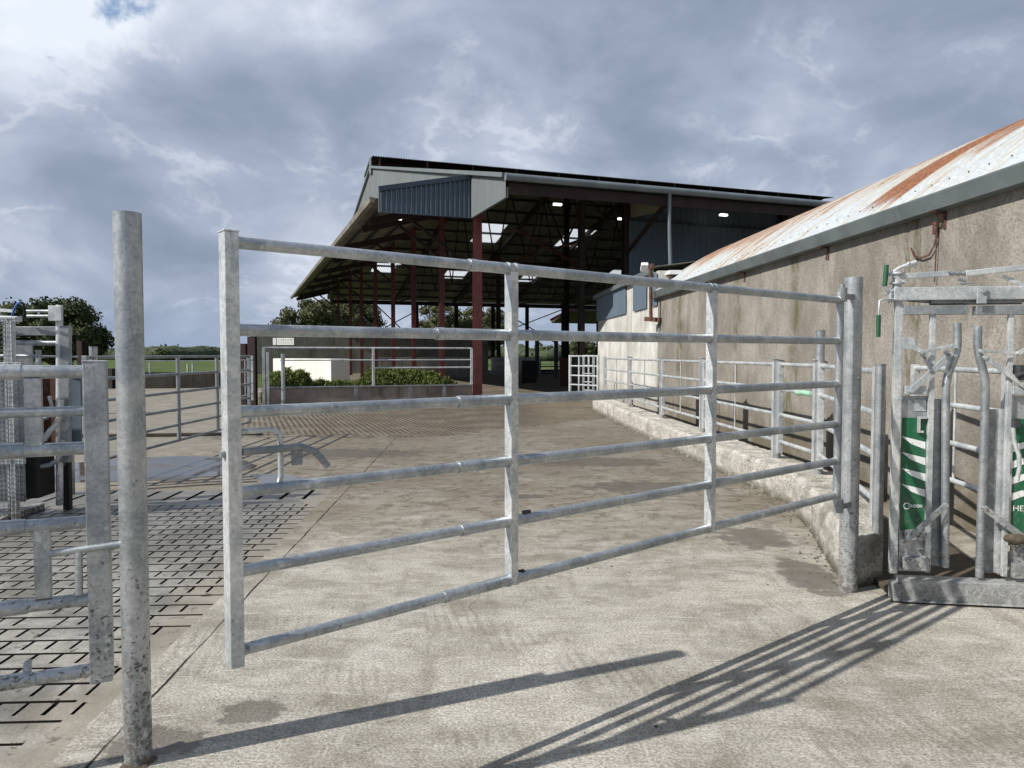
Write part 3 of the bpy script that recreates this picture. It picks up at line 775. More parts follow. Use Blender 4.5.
RP = [(2.50, 5.02), (3.10, 7.45), (3.10, 8.62), (2.965, 11.46), (2.84, 14.0), (2.70, 17.0), (2.53, 20.1)]
plabels = ['round post nearest the green bannered machine, on the end of the kerb wall',
           'tall round race post just right of the narrow race gate',
           'round race post just left of the narrow race gate',
           'race post third back from the narrow gate',
           'race post fourth back, where the pale wall begins',
           'race post fifth back against the pale wall',
           'last race post before the far pen gate']
for i, p in enumerate(RP):
    fpost(p, (1.475, 1.78, 1.47, 1.47, 1.47, 1.47, 1.47)[i], (.034, .044, .044, .045, .05, .04, .04)[i], plabels[i], z0=KH - .01)
pl = ['race panel between the hinge post and the tall race post', 'narrow race gate with a scrap of pale green twine on it', 'first long race panel beyond the narrow gate',
      'second long race panel beyond the narrow gate', 'third long race panel, half against the pale wall', 'farthest race panel beside the pale wall']
for i in range(6):
    panel(RP[i], RP[i+1], pl[i], name='race_gate' if i == 1 else 'race_fence', mids=0 if i == 1 else 1, group=None if i == 1 else 'barred panels of the cattle race', cat='gate' if i == 1 else 'fence')
# twine on the narrow gate
b = MB(); q0 = Vector((3.09, 7.62, 1.135)); q1 = Vector((3.09, 8.0, 1.13))
b.tube([q0, (q0 + q1)/2 + Vector((-.01, 0, .01)), q1], .028, 9)
tag(b.build('twine', M['pale_green']), 'pale green twine wound round a rail of the narrow race gate', 'twine')
for i in (1, 2, 3, 5):
    p = RP[i]; b = MB(); pts = []
    for k in range(15):
        a = math.pi * 2 * k / 14; pts.append((p[0] + .075*math.cos(a), p[1] + .03*math.sin(a), 1.46 + .035*math.sin(a*.5)))
    b.tube(pts, .006, 6)
    tag(b.build('wire_tie', M['galv_dull']), ('wire tie looped round the tall race post', 'wire tie round the post left of the narrow gate', 'wire tie round the third race post back', 'wire tie round the fifth race post back')[(1,2,3,5).index(i)], 'wire tie', 'wire ties on the race posts')
# far pen gate turned across the yard
pa, pb = D(569.5, 380, 21.2), D(598.5, 380, 20.3)
panel(pa, pb, 'far five bar pen gate closing the end of the race beside the shed', name='pen_gate', zs=(1.49, 1.21, .94, .68, .43), group=None, mids=2, r=.022, cat='gate', inset=.02, midr=.025, ztop=1.52, zbot=.35)
pa2, pb2 = D(583, 380, 22.6), D(594, 380, 22.3)
panel(pa2, pb2, 'short pen gate showing through the bars of the far pen gate', name='pen_gate', zs=(1.5, 1.2, .95, .7, .45), group=None, mids=0, r=.02, cat='gate', inset=.02, ztop=1.5, zbot=.3, mat='galv')
# panel seen through the cattle crush
panel((3.37, 5.0), (3.53, 6.50), 'race rails behind the bent head bars of the green bannered machine', zs=(1.43, 1.15, .85, .56), group='barred panels of the cattle race', mids=1, inset=.03)

# ------------------------------------------------------------------ cattle crush (right)
c0 = G(889.5, 598.8); c1 = G(1024, 605)
can = math.atan2(c1.y - c0.y, c1.x - c0.x)
CF = Frame(c0, can)
cr = thing('cattle_crush', 'galvanised cattle crush with green banners and bent head bars at right', 'cattle crush', (c0.x, c0.y, 0), can)
P_ = lambda px, py, off=0.0: CF.px(px, py, off)
def cbox(name, x0, y0, x1, y1, o0, o1, mat='galv', bev=.003, par=None, mir=False):
    ym = (y0 + y1) / 2; a = P_(x0, ym, o1); c = P_(x1, ym, o0); a.z = P_(x1, y1, o0).z; c.z = P_(x1, y0, o0).z
    if c.x - a.x < .006: a.x = c.x - .03
    b = MB(); b.box((a.x, o0, a.z), (c.x, o1, c.z)); return b.build(name, M[mat], par or cr, bev=bev)
CG = 'galv'
# frame
cbox('side_stile', 890.5, 300, 900.5, 574, -.02, .022, 'galv_light')
cbox('inner_stile', 926, 314, 933.5, 573, -.015, .012, 'galv_light')
cbox('inner_stile', 1003.5, 314, 1011, 577, -.015, .012, 'galv_light')
a = P_(1026, 574); xr = 2*P_(967.5, 400).x   # mirror line of the machine
b = MB(); b.box((xr - .06 + .0, -.035, .16), (xr + .01, .035, 1.90)); b.build('side_stile', M['galv_light'], cr, bev=.003)
a = P_(894, 301); c_ = P_(894, 288)
b = MB(); b.box((P_(894.5, 294, -.05).x, -.05, a.z), (xr + .02, .05, c_.z)); b.build('top_beam', M['galv_light'], cr, bev=.005)
for xa, xb in ((902, 966), (974, None)):
    p, q = P_(xa, 315), P_(xa, 306); xe = P_(xb, 310).x if xb else xr - .06
    b = MB(); b.box((p.x, -.028, p.z), (xe, .028, q.z)); b.build('slide_rail', M['galv'], cr, bev=.004)
b = MB(); b.tube([P_(930, 302), P_(1021, 301)], .020, 14); b.tube([P_(908, 300.5), P_(930, 302)], .008, 8); b.tube([P_(1021, 301), P_(1032, 300)], .008, 8); b.build('ram', M['galv_dull'], cr)
b = MB(); p = P_(977, 292); b.box((p.x - .028, -.068, p.z - .075), (p.x + .028, -.058, p.z + .02)); b.tube([(p.x, -.07, p.z), (p.x, -.08, p.z)], .012, 8); b.build('ram_bracket', M['galv_light'], cr, bev=.003)
b = MB(); p, q = P_(900, 276.5, -.0), P_(948, 273.5, 0); b.bar(p, q, .035, .034); b.build('top_link', M['galv_light'], cr, bev=.003)
b = MB(); p, q = P_(965, 273.5), P_(1040, 266); b.bar(p, q, .035, .034); b.bar(P_(1002, 276, .02), P_(1034, 289, .02), .012, .024); b.build('top_link', M['galv_light'], cr, bev=.003)
b = MB(); b.tube([P_(948, 273.5), P_(966, 273)], .009, 8)
for k in (951, 957, 962): b.tube([P_(k, 273.5), P_(k + 2.2, 273.3)], .017, 6)
b.tube([P_(958, 279), P_(966, 281)], .010, 6); b.tube([P_(961, 284), P_(971, 283)], .008, 6); b.build('turnbuckle', M['galv_dull'], cr)
b = MB(); p = P_(897, 289); q = P_(897, 271); b.tube([p, q], .026, 16)
for v in (273.5, 283.5): t_ = P_(897, v); b.tube([t_ - Vector((0, 0, .004)), t_ + Vector((0, 0, .006))], .044, 16)
b.bar(P_(893, 277), P_(905, 283), .05, .012); b.build('pivot', M['galv_light'], cr)
b = MB(); b.tube([P_(889, 275, -.02), P_(899, 268, -.02), P_(908, 264.5, -.02)], .011, 8); b.tube([P_(906, 266, -.02), P_(916, 262, -.02)], .016, 6); b.tube([P_(908, 263, -.04), P_(914, 266, -.02)], .010, 6); b.build('link_hook', M['galv_light'], cr)
lv = MB(); lv.tube([P_(884.8, 285, -.04), P_(887, 290, -.04), P_(893, 295, -.02)], .011, 8); lv = lv.build('lever', M['galv_light'], cr)
b = MB(); b.tube([P_(886.6, 265, -.04), P_(885.8, 275, -.04), P_(884.6, 286, -.04)], [.013, .015, .014], 10); b.build('grip', M['green_grip'], lv)
lv = MB(); lv.tube([P_(893, 299, -.04), P_(883, 299.5, -.05), P_(879.5, 301, -.05), P_(878.7, 316, -.05)], .006, 8); lv.tube([P_(891, 291, -.03), P_(890, 303, -.03)], .012, 8); lv.tube([P_(884, 295, -.03), P_(893, 290, -.03)], .006, 6); lv = lv.build('lever', M['galv_light'], cr)
b = MB(); b.tube([P_(878.6, 315, -.05), P_(878.3, 337, -.05)], .013, 10); b.build('grip', M['green_grip'], lv)
# bent head bars
rb = P_(962, 323).x - P_(953, 323).x
b = MB(); b.tube([P_(957, 323), P_(957.5, 340), P_(957, 350), P_(953, 362), P_(948, 374), P_(946, 386), P_(945.7, 400), P_(945.3, 480), P_(945.0, 567)], rb*.46, 18); b.build('head_bar', M[CG], cr)
b = MB(); b.tube([P_(978, 326), P_(977.5, 343), P_(978.5, 354), P_(982, 366), P_(985, 380), P_(985.2, 400), P_(984, 440), P_(981, 520), P_(979.5, 577)], rb*.47, 18); b.build('head_bar', M[CG], cr)
# linkages
def link(pts, w, off, mat='galv_light', bolts=True):
    b = MB()
    for i in range(len(pts) - 1): b.bar(P_(*pts[i], off), P_(*pts[i+1], off), w, .010, up=(0, 1, 0)) 
    if bolts:
        for q in (pts[0], pts[-1]):
            t_ = P_(*q, off); b.tube([t_ - Vector((0, .014, 0)), t_ + Vector((0, .014, 0))], .012, 8)
    return b.build('linkage', M[mat], cr, bev=.002)
link([(921, 352), (953, 345.5)], .020, -.045); link([(911, 391), (951, 354)], .036, -.045); link([(923, 355), (931.5, 371)], .016, -.055, 'galv_dull')
link([(946, 352), (949, 361), (946, 372)], .018, -.055, 'galv_dull')
link([(981, 351), (1019, 353)], .016, -.045); link([(985, 357), (1032, 391)], .032, -.045); link([(1019, 353), (1034, 345)], .024, -.05)
link([(909, 538), (946, 505)], .034, -.06, 'galv_mud'); link([(984, 508), (1032, 544)], .038, -.06, 'galv_mud')
b = MB(); b.prism([P_(903, 337, -.04), P_(903, 348, -.04), P_(914, 350, -.04), P_(924, 355, -.04), P_(926, 352, -.04), P_(916, 345, -.04), P_(914, 337, -.04)], (0, .008, 0)); b.build('gusset_plate', M['galv_light'], cr)
# left door leaf
cbox('cross_rail', 903, 386, 926.5, 394.5, -.028, .012, 'galv_light')
cbox('back_plate', 900, 396, 927, 572, .015, .022, 'galv', 0)
cbox('cross_rail', 900, 559, 930, 571.5, -.032, -.0305+.06, 'galv_mud')
cbox('cross_rail', 903, 531, 926.5, 541, -.020, .012, 'galv_mud')
cbox('throat_plate', 930, 399, 945, 566, .03, .036, 'galv_dull', 0)
cbox('throat_plate', 985, 409, 994, 573, .03, .036, 'galv_dull', 0)
cbox('throat_plate', 994.3, 409, 1006, 573, .03, .036, 'galv_light', 0)
bn = cbox('banner', 900.5, 418, 926, 531, .0095, .0125, 'green_print', 0)
def slash(x_l, x_r, ytop, off):
    w_ = x_r - x_l
    b = MB(); b.prism([P_(x_l, ytop, off), P_(x_l + w_*.42, ytop + 8, off), P_(x_r, ytop + 13.5, off), P_(x_r, ytop + 6.0, off), P_(x_l + w_*.5, ytop + 3.0, off)], (0, -.002, 0)); return b
b = MB()
for k in range(4):
    t_ = slash(901.2, 925.3, 436 + 15.9*k, .0088); b.add(t_.v, t_.f)
b.build('white_stripes', M['white_print'], bn)
def text_mesh(body, size, name, mat, parent, pos, cx=False, bold=0.0, sx=1.0):
    cu = bpy.data.curves.new(name, 'FONT'); cu.body = body; cu.size = size; cu.extrude = .0006; cu.offset = bold
    to = bpy.data.objects.new(name + '_curve', cu); col.objects.link(to)
    bpy.context.view_layer.update()
    dg = bpy.context.evaluated_depsgraph_get()
    me = bpy.data.meshes.new_from_object(to.evaluated_get(dg)); bpy.data.objects.remove(to)
    o = bpy.data.objects.new(name, me); col.objects.link(o); me.materials.clear(); me.materials.append(mat)
    o.parent = parent; o.location = pos; o.rotation_euler = (R(90), 0, 0); o.scale = (sx, 1, 1)
    return o
p = P_(902.2, 507.5, .0075)
text_mesh('C', .060, 'lettering', M['white_print'], bn, (p.x + .002, p.y, p.z - .010), bold=.0004)
text_mesh('ONDON', .026, 'lettering', M['white_print'], bn, (p.x + .036, p.y, p.z + .003), bold=.0006, sx=.80)
cbox('label_plate', 914, 400, 926, 411, .0105, .014, 'galv_light', 0)
b = MB(); p = P_(921, 424, -.0)
b = MB()
for (xa, ya, xb, yb) in ((917.5, 416.5, 919.5, 432.5), (919.5, 416.5, 926, 418.5), (919.5, 430.5, 922.5, 432.5)):
    a = P_(xa, yb); c_ = P_(xb, ya); b.box((a.x, -.02, a.z), (c_.x, .009, c_.z))
b.build('catch', M['galv_light'], cr)
# right door leaf
b = MB(); a = P_(1011, 394.5); c_ = P_(1011, 386); b.box((a.x, -.028, a.z), (xr - .06, .012, c_.z)); b.build('cross_rail', M['galv_light'], cr, bev=.003)
b = MB(); a = P_(1011, 575); c_ = P_(1011, 396); b.box((a.x, .015, a.z), (xr - .06, .022, c_.z)); b.build('back_plate', M['galv_mud'], cr)
b = MB(); a = P_(1011, 577); c_ = P_(1011, 563); b.box((a.x, -.032, a.z), (xr - .06, .02, c_.z)); b.build('cross_rail', M['galv_mud'], cr, bev=.003)
b = MB(); a = P_(1011.3, 538); c_ = P_(1011.3, 419); b.box((a.x, .0095, a.z), (xr - .062, .0125, c_.z)); bn2 = b.build('banner', M['green_print'], cr)
b = MB(); xE = P_(1034, 400).x
for k in range(4):
    a0 = P_(1011.4, 445.5 + 16*k, .0088); 
    b.prism([(a0.x, .0088, a0.z), (xE + .02, .0088, a0.z + .045), (xE + .02, .0088, a0.z + .012), (a0.x, .0088, a0.z - .045)], (0, -.002, 0))
b.build('white_stripes', M['white_print'], bn2)
p = P_(1012.5, 511, .0075); text_mesh('HE', .052, 'lettering', M['white_print'], bn2, p)
p = P_(1013, 517, .0075); text_mesh('HEAVY', .022, 'lettering', M['white_print'], bn2, p) if False else None
b = MB(); a = P_(1010, 427); c_ = P_(1017, 418); b.box((a.x, -.05, a.z), (c_.x, -.012, c_.z)); b.build('latch_housing', M['dark_steel'], cr, bev=.003)
b = MB(); b.tube([P_(1013, 428, -.045), P_(1014, 440, -.045), P_(1019, 455, -.045), P_(1019.5, 468, -.045), P_(1017, 481, -.045)], .013, 8); b.build('trip_lever', M['galv_light'], cr)
b = MB(); p = P_(1022, 375, -.0); b.box((P_(1014, 376).x, -.06, P_(1014, 380).z), (P_(1030, 365).x, .03, P_(1030, 365).z)); b.tube([P_(1016, 376, -.06), P_(1034, 370, -.06)], .013, 8); b.build('valve_block', M['dark_steel'], cr, bev=.004)
b = MB(); blob(b, P_(1017, 539, -.06), (.075, .04, .035), 3, 1.0); b.build('mud_clod', M['mud'], cr)
# base and body behind
b = MB(); p = P_(893, 598); q = P_(900, 577)
b.box((.040, -.07, .006), (xr + .02, .05, .145)); b.box((.041, -.094, .012), (xr + .02, -.07, .022)); b.build('base_beam', M['galv_base'], cr, bev=.005)
b = MB(); b.box((-.004, -.085, .012), (.038, .02, .118)); b.build('end_box', M['galv_base'], cr, bev=.004)
b = MB(); b.box((.0, .051, .02), (xr, 2.2, .05)); b.build('floor_plate', M['mud'], cr)
# ------------------------------------------------------------------ old barn with rusty barrel roof
WX = 4.32
barn = thing('barn', 'long old concrete walled barn with rusty barrel roof at right', 'barn', (0, 0, 0), YA)
WY0, WY1 = -6.0, 17.35
b = MB(); b.box((WX, WY0, -.1), (WX + .25, WY1, 2.98)); b.box((WX + .25, WY1 - .25, -.1), (WX + 9.0, WY1, 3.0)); b.build('wall', M['oldwall'], barn)
w_, r_ = 4.5, 1.65
Rr = (w_*w_ + r_*r_) / (2*r_); zc = 3.03 + r_ - Rr; th0 = math.asin(w_ / Rr)
b = MB(); per = 8; cp_ = .0762; nn = int((WY1 + .12 - WY0) / cp_) * per; na = 26
b = MB(); vs = []
for i in range(nn + 1):
    yv = WY1 + .12 - i * cp_ / per; dz = .0095 * math.sin(2*math.pi*i/per)
    for k in range(na + 1):
        th = -th0 - .012 + (2*th0 + .02) * k / na
        rr = Rr + dz + .006 * math.sin(yv * 8.0)
        vs.append((WX - .06 + w_ + math.sin(th)*rr, yv, zc + math.cos(th)*rr))
b.add(vs, [(i*(na+1)+k, i*(na+1)+k+1, (i+1)*(na+1)+k+1, (i+1)*(na+1)+k) for i in range(nn) for k in range(na)], True)
b.build('roof', M['rustroof'], barn)
# gable end wall above eaves
b = MB(); pts = [(WX + .01, WY1 - .2, 2.98)]
for k in range(17):
    th = -th0 + 2*th0*k/16; pts.append((WX - .06 + w_ + math.sin(th)*(Rr-.03), WY1 - .2, zc + math.cos(th)*(Rr-.03)))
b.prism(pts, (0, .16, 0)); b.build('gable', M['oldwall'], barn)
# box gutter
gt = MB(); gx = WX - .005
prof_g = [(gx - .015, 2.86), (gx - .11, 2.87), (gx - .15, 3.00), (gx - .15, 3.015), (gx - .138, 3.015), (gx - .102, 2.882), (gx - .015, 2.875)]
L_ = WY1 + .25
gt.prism([(x_, WY0, z) for x_, z in prof_g], (0, L_ - WY0, 0))
gt.box((gx - .155, WY1 + .25, 2.86), (gx - .01, WY1 + .255, 3.01))
g_o = gt.build('gutter', M['gutter'], barn)
for yv in (3.35, 7.15, 11.0, 14.6):      # joints
    b = MB(); b.prism([(x_ - (.004 if x_ < gx - .05 else 0), yv, z - .003) for x_, z in prof_g], (0, .06, 0)); b.build('gutter_joint', M['gutter_dark'], g_o)
for yv in (2.4, 6.65, 8.9, 11.7):
    b = MB(); b.bar((WX - .005, yv, 2.70), (WX - .005, yv, 2.86), .04, .012, up=(1, 0, 0)); b.bar((WX - .01, yv, 2.845), (WX - .16, yv, 2.856), .035, .012); b.bar((WX - .01, yv, 2.76), (WX - .10, yv, 2.845), .014, .010)
    b.build('gutter_bracket', M['rust'], g_o)
bo = MB(); rq = random.Random(2)
for k in range(56):
    yv = 2.2 + k * .267; th = -th0 + .03; rr = Rr + .016
    p = Vector((WX - .06 + w_ + math.sin(th)*rr, yv, zc + math.cos(th)*rr)); bo.tube([p, p + Vector((-.006, 0, .008))], .007, 6)
bo.build('roof_bolts', M['dark_steel'], barn)
# rusty strap hanging from the gutter
BF = Frame((0, 0), YA)
def bw(px, py, x_=WX - .03):   # point of the barn wall plane under a pixel
    d = ray(px, py); ex, ey = BF.ex, BF.ey
    k = (x_ - CAM.dot(ex)) / d.dot(ex); w__ = CAM + d*k
    return Vector((w__.dot(ex), w__.dot(ey), w__.z))
st = thing('rusty_strap', 'rusty hooked strap hanging from the barn gutter on the concrete wall', 'strap', (0, 0, 0), YA)
pts = [bw(937, 226), bw(936.5, 236), bw(934, 246), bw(929, 255), bw(921, 258), bw(914, 256), bw(911, 248)]
b = MB()
for i in range(len(pts)-1): b.bar(pts[i], pts[i+1], .018, .006, up=(1, 0, 0))
b.build('strap', M['rust'], st)
b = MB(); b.box(tuple(bw(935, 234) - Vector((.01, .025, 0))), tuple(bw(935, 222) + Vector((.02, .025, 0)))); b.build('clip', M['rust'], st, bev=.003)
b = MB(); b.tube([bw(936.5, 236), bw(935.5, 262), bw(934.5, 282)], .006, 6); tag(b.build('cable', M['rust']), 'thin dark cable hanging down the barn wall below the rusty strap', 'cable'); bpy.data.objects['cable'].rotation_euler = (0, 0, YA)
# little rusty stub on the wall
b = MB(); p = bw(774, 436); b.box((p.x - .04, p.y - .09, p.z - .03), (p.x + .03, p.y + .09, p.z + .03)); b.tube([p, p + Vector((-.06, 0, .10))], .012, 6)
ob = b.build('wall_hook', M['rust']); ob.rotation_euler = (0, 0, YA); tag(ob, 'rusty iron hook fixed low in the barn wall above the race', 'hook')

# ------------------------------------------------------------------ pale store behind the barn
store = thing('store_building', 'pale concrete store with slate blue band, between the barn and the open shed', 'building', (0, 0, 0), YA)
SY1_ = 26.0; sz1 = 3.52; cb_ = 2.70
b = MB(); b.box((WX + .02, WY1 + .02, -.1), (WX + .27, SY1_, sz1)); b.box((WX + .27, SY1_ - .25, -.1), (WX + 7, SY1_, sz1)); b.box((WX + .27, WY1 + .02, -.1), (WX + 7, WY1 + .2, sz1)); b.build('wall', M['palewall'], store)
def stp(px): return bw(px, 330, WX).y
ya, yb, yc, yd, ye = SY1_ - .0, stp(626), stp(634), stp(648), WY1 + .05
for (a, c_) in ((yb, ya), (yd + .15, yc), (ye + .0, yd - .45)):
    if c_ > a:
        b = MB(); b.corr((WX - .01, c_, cb_), (0, a - c_, 0), (0, 0, sz1 - cb_ - .04), .2, .03, (-1, 0, 0), 8, True); b.build('cladding_band', M['navy_clad'], store)
b = MB(); b.box((WX - .12, WY1 + .5, sz1 - .04), (WX + .03, SY1_ + .3, sz1 + .10)); b.build('gutter', M['gutter_dark'], store, bev=.01)
b = MB(); b.corr((WX - .05, WY1 + .05, sz1 + .09), (0, SY1_ + .25 - WY1, 0), (7.2, 0, .9), .15, .02, (0, 0, 1), 6); b.build('roof', M['fibre'], store)
fl = thing('floodlight', 'white floodlight on a rusty pole bracketed to the pale store wall', 'floodlight', (0, 0, 0), YA)
p0, p1 = bw(651, 320, WX - .25), bw(650.5, 268, WX - .25)
b = MB(); b.tube([p0, p1], .04, 10); b.build('pole', M['rust'], fl)
b = MB(); q0, q1 = bw(646, 319, WX - .25), bw(661, 320, WX - .02); b.bar(q0, q1, .10, .10); b.build('bracket', M['rust'], fl)
b = MB(); p = bw(645, 267, WX - .25); b.bar(p + Vector((-.02, -.08, .07)), p + Vector((.0, .12, -.07)), .17, .10); b.build('lamp_head', M['white_plastic'], fl, bev=.02)
b = MB(); p = bw(652, 266, WX - .25); b.bar(p + Vector((0, .0, -.08)), p + Vector((0, 0, .05)), .10, .10); b.build('sensor', M['rust'], fl, bev=.02)
b = MB(); p = bw(668, 279, WX + .3); b.box((p.x - .1, p.y - .5, 3.5), (p.x + .2, p.y + .4, p.z + .06)); b.box((p.x - .14, p.y - .42, p.z + .06), (p.x + .2, p.y + .30, p.z + .09))
ob = b.build('junction_box', M['white_plastic'], bev=.01); ob.rotation_euler = (0, 0, YA); tag(ob, 'small white box on the store roof beside the barn gutter end', 'box')

# ------------------------------------------------------------------ big open shed
SO = G(477, 400); sang = math.atan2(.339, .941)
SF = Frame(SO, sang)
shed = thing('open_shed', 'tall open sided farm shed with red steel columns and grey gable', 'shed', (SO.x, SO.y, 0), sang)
TE0, TR, TE1 = -3.5, 20.2, 44.5
ZE = 6.63; ZR = 12.45; SL = (ZR - ZE) / (TR - TE0); SLEN = 33.0
def roofz(t): return ZE + SL * (t - TE0) if t <= TR else ZR - SL * (t - TR)
def col_(s_, t_, h, w=.30, d=.20, mat='red_steel', name='column'):
    b = MB(); tf = .022
    b.box((s_ - w/2, t_ - d/2, 0), (s_ + w/2, t_ - d/2 + tf, h)); b.box((s_ - w/2, t_ + d/2 - tf, 0), (s_ + w/2, t_ + d/2, h)); b.box((s_ - .008, t_ - d/2 + tf, 0), (s_ + .008, t_ + d/2 - tf, h))
    b.box((s_ - w*.7, t_ - w*.7, 0), (s_ + w*.7, t_ + w*.7, .02))
    return b.build(name, M[mat], shed)
# local positions of photographed columns
def s_at(px, t):   # local s for a pixel column at local t
    r = (px - 512) / F_; O = SF.p - Vector((CAM.x, CAM.y, 0)); a = O + SF.ey * t
    return (r * a.y - a.x) / (SF.ex.x - r * SF.ex.y)
gcols = []
for px in (477.5, 442, 414, 393.5, 376, 362, 351, 339):
    r = (px - 512) / F_; t = (SF.p.x - r * SF.p.y) / (r * SF.ey.y - SF.ey.x); gcols.append(t)
for i, t in enumerate(gcols):
    h = roofz(t) - .3 if i else 7.3
    col_(0, t, min(h, 11), .28 if i == 0 else .19, .18, 'red_steel')
ls5 = 5.65
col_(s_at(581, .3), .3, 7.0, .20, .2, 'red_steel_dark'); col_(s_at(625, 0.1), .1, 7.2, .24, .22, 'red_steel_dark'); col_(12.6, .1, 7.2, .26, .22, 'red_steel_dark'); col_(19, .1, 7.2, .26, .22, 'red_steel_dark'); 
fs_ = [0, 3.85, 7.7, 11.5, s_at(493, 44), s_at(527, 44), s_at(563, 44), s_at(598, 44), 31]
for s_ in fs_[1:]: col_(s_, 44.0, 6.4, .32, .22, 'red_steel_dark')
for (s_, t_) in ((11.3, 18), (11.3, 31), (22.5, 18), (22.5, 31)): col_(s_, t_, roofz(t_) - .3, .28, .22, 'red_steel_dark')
# rafters
fr = [0, 5.65, 11.3, 16.9, 22.5, 28.1]
for s_ in fr:
    b = MB()
    b.bar((s_, TE0 + .1, ZE - .30), (s_, TR, ZR - .32), .16, .34); b.bar((s_, TR, ZR - .32), (s_, TE1 - .1, ZE - .30), .16, .34)
    b.bar((s_, -.0, 5.2), (s_, -2.6, ZE - .42 + SL), .10, .12) if s_ else None
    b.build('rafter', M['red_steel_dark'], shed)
    if s_:
        b = MB()
        for k in range(9):      # lattice tie under the rafter
            t0 = 1.0 + k * 4.6; za = 6.2
            b.bar((s_, t0, za), (s_, t0 + 4.6, za), .08, .12)
            b.bar((s_, t0, za), (s_, t0 + 2.3, roofz(t0 + 2.3) - .5), .06, .07); b.bar((s_, t0 + 2.3, roofz(t0 + 2.3) - .5), (s_, t0 + 4.6, za), .06, .07)
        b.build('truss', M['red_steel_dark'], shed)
tp = TE0 + .25; b = MB()
while tp < TE1 - .1:
    if abs(tp - TR) > .3: b.bar((-.1, tp, roofz(tp) - .09), (SLEN, tp, roofz(tp) - .09), .07, .15)
    tp += 1.85
b.build('purlins', M['dark_steel'], shed)
# roof sheets with holes for the translucent sheets
def far_pt(px, py):   # local point on the far slope
    d = ray(px, py); dl = Vector((d.dot(SF.ex), d.dot(SF.ey), d.z)); o_ = SF.loc(CAM)
    # z = ZR - SL*(t-TR)
    k = (ZR + SL*TR - SL*o_.y - o_.z) / (dl.z + SL*dl.y)
    return o_ + dl*k
holes = []
for (px, py, hw, ht) in ((491, 228.5, 1.0, .95), (486, 238.5, 1.0, .85), (580, 233.5, 1.05, .95), (569, 243.5, 1.0, .85), (455, 275, .9, .9), (384, 268, .9, 1.0), (615, 274, .9, .9), (530, 279, .9, .8), (396, 262, .5, .6)):
    p = far_pt(px, py); holes.append((p.x - hw, p.x + hw, p.y - ht, p.y + ht))
def holed(name, t0, t1, zf, holes, mat, und=0.0):
    xs = sorted({-.35, SLEN} | {v for h in holes for v in h[:2]}); ys = sorted({t0, t1} | {v for h in holes for v in h[2:]})
    b = MB()
    for i in range(len(xs)-1):
        for j in range(len(ys)-1):
            cx, cy = (xs[i]+xs[i+1])/2, (ys[j]+ys[j+1])/2
            if any(h[0] < cx < h[1] and h[2] < cy < h[3] for h in holes): continue
            L = xs[i+1]-xs[i]
            b.corr((xs[i], ys[j], zf(ys[j])), (L, 0, 0), (0, ys[j+1]-ys[j], zf(ys[j+1])-zf(ys[j])), .146, .045, (0, 0, 1), 6)
    return b.build(name, M[mat], shed)
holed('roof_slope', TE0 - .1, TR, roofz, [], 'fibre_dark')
holed('roof_slope', TR, TE1 + .1, roofz, holes, 'fibre')
for h in holes:
    b = MB(); b.corr((h[0], h[2], roofz(h[2]) + .003), (h[1]-h[0], 0, 0), (0, h[3]-h[2], roofz(h[3])-roofz(h[2])), .146, .045, (0, 0, 1), 6)
    b.build('roof_light', M['skylight'], shed)
# raised cover over the open ridge
b = MB(); b.corr((-.30, TR - 1.0, ZR + .42), (SLEN + .3, 0, 0), (0, 1.0, .10), .146, .045, (0, 0, 1), 6); b.corr((-.30, TR, ZR + .52), (SLEN + .3, 0, 0), (0, 2.2, -.56), .146, .045, (0, 0, 1), 6)
b.bar((-.1, TR + .5, ZR + .16), (SLEN, TR + .5, ZR + .16), .1, .6)
for s_ in range(12): b.bar((s_*2.8 + .1, TR - .9, ZR + .05 - SL), (s_*2.8 + .1, TR - .9, ZR + .42), .08, .08)
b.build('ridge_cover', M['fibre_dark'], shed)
b = MB(); b.prism([(-.34, TR - 1.1, ZR + .40), (-.34, TR, ZR + .60), (-.34, TR + 2.2, ZR + .05), (-.34, TR + 2.2, ZR - .1), (-.34, TR + .1, ZR + .42), (-.34, TR + .1, ZR - .4), (-.34, TR - .5, ZR - .4), (-.34, TR - .5, ZR + .42)], (.06, 0, 0)); b.build('ridge_end', M['grey_clad'], shed)
# gable cladding in the plane s=0 (ribbed), pale grey
GB = 6.06
def canz(t): return 7.40
b = MB()
b.corr((-.20, TE0, GB), (0, -TE0 + .02, 0), (0, 0, 1), .20, .025, (-1, 0, 0), 8, True, clip=lambda a: (0, roofz(TE0 + a * (-TE0)) - GB + .02))
b.corr((-.20, .02, 7.2), (0, TE1 - .02, 0), (0, 0, 1), .20, .025, (-1, 0, 0), 8, True, clip=lambda a: (0, max(.01, roofz(.02 + a*(TE1-.02)) - 7.2 + .02)))
b.box((-.17, TE0, GB), (-.12, 0, GB + .3))
b.build('gable_cladding', M['grey_clad'], shed)
b = MB()
b.bar((-.25, TE0 - .1, ZE + .05), (-.25, TR, ZR + .05), .20, .13, up=(0, 0, 1)); b.bar((-.25, TR, ZR + .05), (-.25, TE1, ZE + .05), .20, .13)
b.build('verge_flashing', M['grey_clad'], shed)
